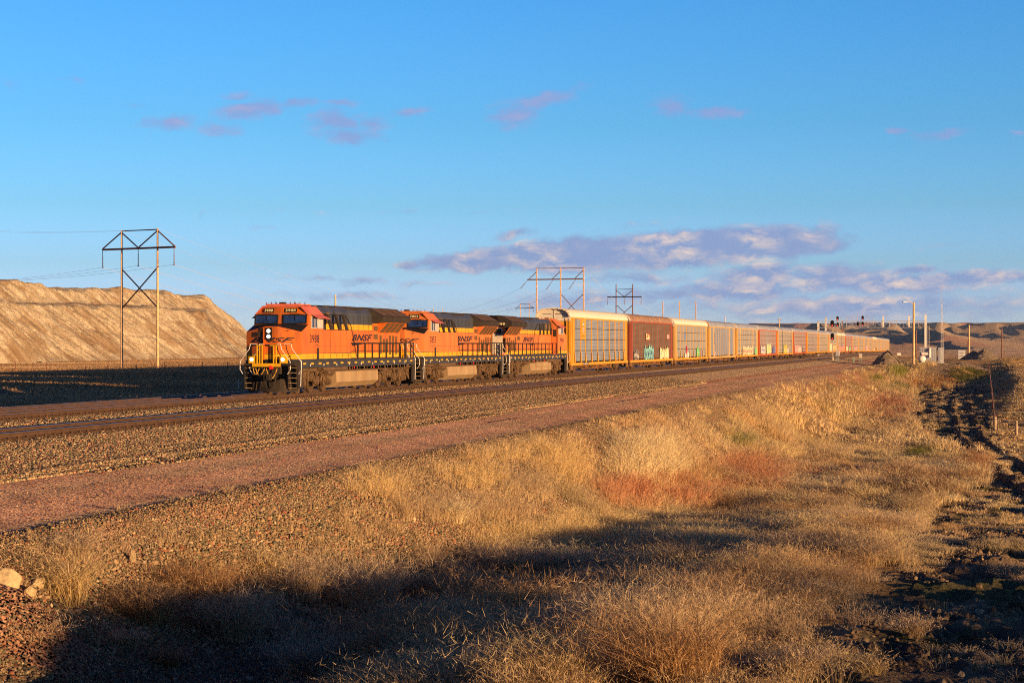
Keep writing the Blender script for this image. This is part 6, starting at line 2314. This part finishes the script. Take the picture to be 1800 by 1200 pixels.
for a_ in [
    (640, 1072, 150, 92, TANW * 1.05, 'big round dry bush, pale on top, in the middle of the shaded ditch'),
    (410, 1128, 130, 80, TANW * .95, 'curly dry bush standing right on the edge of the dark gravel floor'),
    (350, 1070, 190, 70, np.array([.36, .20, .08]), 'wide brown dry bush lit by the sun above the dark gravel floor'),
    (118, 1060, 90, 96, GOLD * .85, 'tall golden bush just right of the pale boulders'),
    (130, 985, 56, 44, TANW, 'small golden bush on the slope above the boulders'),
    (60, 1138, 100, 56, TANW * 1.1, 'twiggy bare bush at the foot of the red gravel mound'),
    (222, 1140, 50, 30, TANW * .9, 'tiny tuft alone on the dark gravel floor, left'),
    (300, 1175, 40, 34, BRN * 1.3, 'lone weed on the dark gravel floor near the bottom edge'),
    (255, 1085, 120, 60, np.array([.42, .27, .13]), 'spreading brown bush between the tall golden bush and the wide brown one'),
    (520, 1050, 110, 60, TANW, 'grey gold bush at the toe of the gravel bank, left of the big round one'),
    (470, 1010, 80, 40, GOLD * .9, 'low golden tuft halfway down the gravel bank'),
    (880, 1010, 130, 56, TANW * 1.05, 'rounded pale bush behind the leaning orange brown one'),
    (560, 1190, 120, 60, TANW * .9, 'grey tan bush at the bottom edge left of centre'),
    (860, 1080, 110, 60, np.array([.44, .28, .13]), 'upright orange tan bush left of the broad golden one'),
    (500, 1135, 50, 34, TANW * .8, 'small grey bush right of the curly one'),
    (750, 1060, 120, 62, np.array([.38, .215, .10]), 'leaning orange brown bush right of the big round one'),
    (720, 1172, 190, 84, np.array([.38, .205, .085]), 'wide orange bush near the bottom edge, left of the large one'),
    (640, 1180, 70, 46, BRN * 1.2, 'small dim bush at the bottom edge, left of the wide orange one'),
    (960, 1108, 200, 76, np.array([.42, .25, .10]), 'broad golden bush across the middle of the ditch'),
    (980, 1215, 210, 90, GOLD * .9, 'large golden bush cut by the bottom edge of the picture'),
    (1190, 1220, 220, 118, np.array([.40, .235, .10]), 'tall thicket of golden weeds at the bottom edge'),
    (1120, 1110, 150, 70, TANW, 'dense tan bush behind the tall golden thicket'),
    (795, 922, 66, 36, STRAW * .95, 'round pale tumbleweed at the foot of the gravel slope'),
    (1020, 1010, 150, 46, STRAW * .8, 'pale curling bush behind the broad golden one'),
    (1415, 1195, 50, 44, TANW, 'thin branching weed on the shaded mud at lower right'),
    (1605, 1120, 36, 44, TANW, 'upright tuft of stalks on the shaded mud'),
    (1530, 1195, 80, 40, GOLD * .8, 'straggly tuft at the bottom edge on the mud')]:
    bush(*a_, n=1000 if a_[2] > 100 else 450)


# boulders
def boulder(px, py, wpx, hpx, col, label, seed, name='boulder'):
    x, y, z = gp(px, py)
    z = gz(x, y)
    _, _, d = photo_xy(np.array([x]), np.array([y]), np.array([z]))
    s = float(d[0]) / F_PX
    r = random.Random(seed)
    import bmesh
    bm = bmesh.new()
    bmesh.ops.create_icosphere(bm, subdivisions=4, radius=1)
    pl = [Vector((r.uniform(-1, 1), r.uniform(-1, 1), r.uniform(-.6, 1))).normalized() for _ in range(11)]
    dd = [r.uniform(.5, .85) for _ in pl]
    for v in bm.verts:
        co = v.co.copy()
        for n_, q in zip(pl, dd):
            t_ = co.dot(n_)
            if t_ > q:
                co -= n_ * (t_ - q) * .92
        c3 = co * 3.1
        k = math.sin(c3.x * 2.1 + seed) * math.sin(c3.y * 2.7) * math.sin(c3.z * 2.3 + 1)
        v.co = co * (1 + .05 * k)
    me = bpy.data.meshes.new(name)
    bm.to_mesh(me)
    bm.free()
    me.materials.append(col)
    o = bpy.data.objects.new(name, me)
    COL.objects.link(o)
    o.location = (x, y, z + hpx * s * .28)
    o.scale = (wpx * s * .62, wpx * s * .55, hpx * s * .72)
    o.rotation_euler = (r.uniform(-.2, .2), r.uniform(-.2, .2), r.uniform(0, 3))
    return tag(o, label, 'boulder', 'pale boulders')


M_ROCK = paint('pale_rock', (.48, .37, .21), .9, var=.15, scale=1.5, dirt=(.35, .24, .12), dirt_amt=.4, bump=.03, bscale=5)
M_ROCKD = paint('brown_rock', (.30, .215, .125), .9, var=.25, scale=2, bump=.03, bscale=5)
for a_ in [(12, 1040, 58, 40, M_ROCK, 'largest pale boulder, cut by the left edge', 1), (103, 962, 26, 18, M_ROCK, 'small pale boulder highest on the slope', 2), (98, 1010, 40, 26, M_ROCKD, 'brown streaked oblong boulder under the golden bush', 3),
           (52, 1046, 26, 18, M_ROCK, 'pale boulder touching the largest one', 4), (66, 1032, 28, 16, M_ROCK, 'flat pale boulder second right of the largest', 5), (2, 1052, 20, 12, M_ROCK, 'low pale boulder below the largest one', 6),
           (36, 1112, 38, 30, M_ROCKD, 'dull tilted boulder behind the bare twiggy bush', 7), (118, 1112, 18, 14, M_ROCKD, 'small dull boulder at the mound foot', 8), (234, 990, 14, 26, M_ROCKD, 'upright grey boulder in a tuft on the slope', 9),
           (1742, 1068, 26, 22, M_ROCK, 'jagged pale rock catching the sun on the mud at right', 10), (1724, 1078, 18, 12, M_ROCK, 'smaller pale rock left of the jagged one', 11), (1700, 1082, 16, 11, M_ROCKD, 'dull rock at the left end of the rock row', 12),
           (1690, 1180, 14, 12, M_ROCK, 'lone pale stone on the shaded mud by the lower right corner', 13)]:
    boulder(*a_)
# red gravel mound at lower left
hp = gp(40, 1105)
n = 60
XX, YY = np.meshgrid(np.linspace(-1.6, 1.6, n), np.linspace(-1.2, 1.2, n))
r_ = np.hypot(XX / 1.6, YY / 1.2)
ZZ = ground_z(hp[0] + XX, hp[1] + YY) + .75 * np.clip(1 - r_, 0, 1) - .08
c, g = zones(hp[0] + XX, hp[1] + YY)
c[:] = (.24, .135, .085)
o = grid_mesh('gravel_heap', np.stack([hp[0] + XX, hp[1] + YY, ZZ], -1).reshape(-1, 3), n, n, MG, {'col': ('FLOAT_COLOR', np.concatenate([c, np.ones(c.shape[:-1] + (1,))], -1)), 'gr': ('FLOAT', g * 0 + 1), 'lat': ('FLOAT', g * 0 + 9)})
tag(o, 'small reddish gravel mound in the lower left corner', 'gravel heap', 'heaps beside the line')
# ------------------------------------------------------------------ thin evening haze over the far hills
def haze():
    m = bpy.data.materials.new('haze')
    m.use_nodes = True
    nt = m.node_tree
    nt.nodes.clear()
    out = nt.nodes.new('ShaderNodeOutputMaterial')
    v = nt.nodes.new('ShaderNodeVolumePrincipled')
    v.inputs['Color'].default_value = (.62, .78, 1.0, 1)
    v.inputs['Density'].default_value = 0.00005
    v.inputs['Anisotropy'].default_value = 0.1
    nt.links.new(v.outputs[0], out.inputs['Volume'])
    a = MB()
    a.box(-9500, 9500, -9500, 9500, -12, 54)
    o = a.build('haze', [m])
    return tag(o, kind='stuff')


haze()
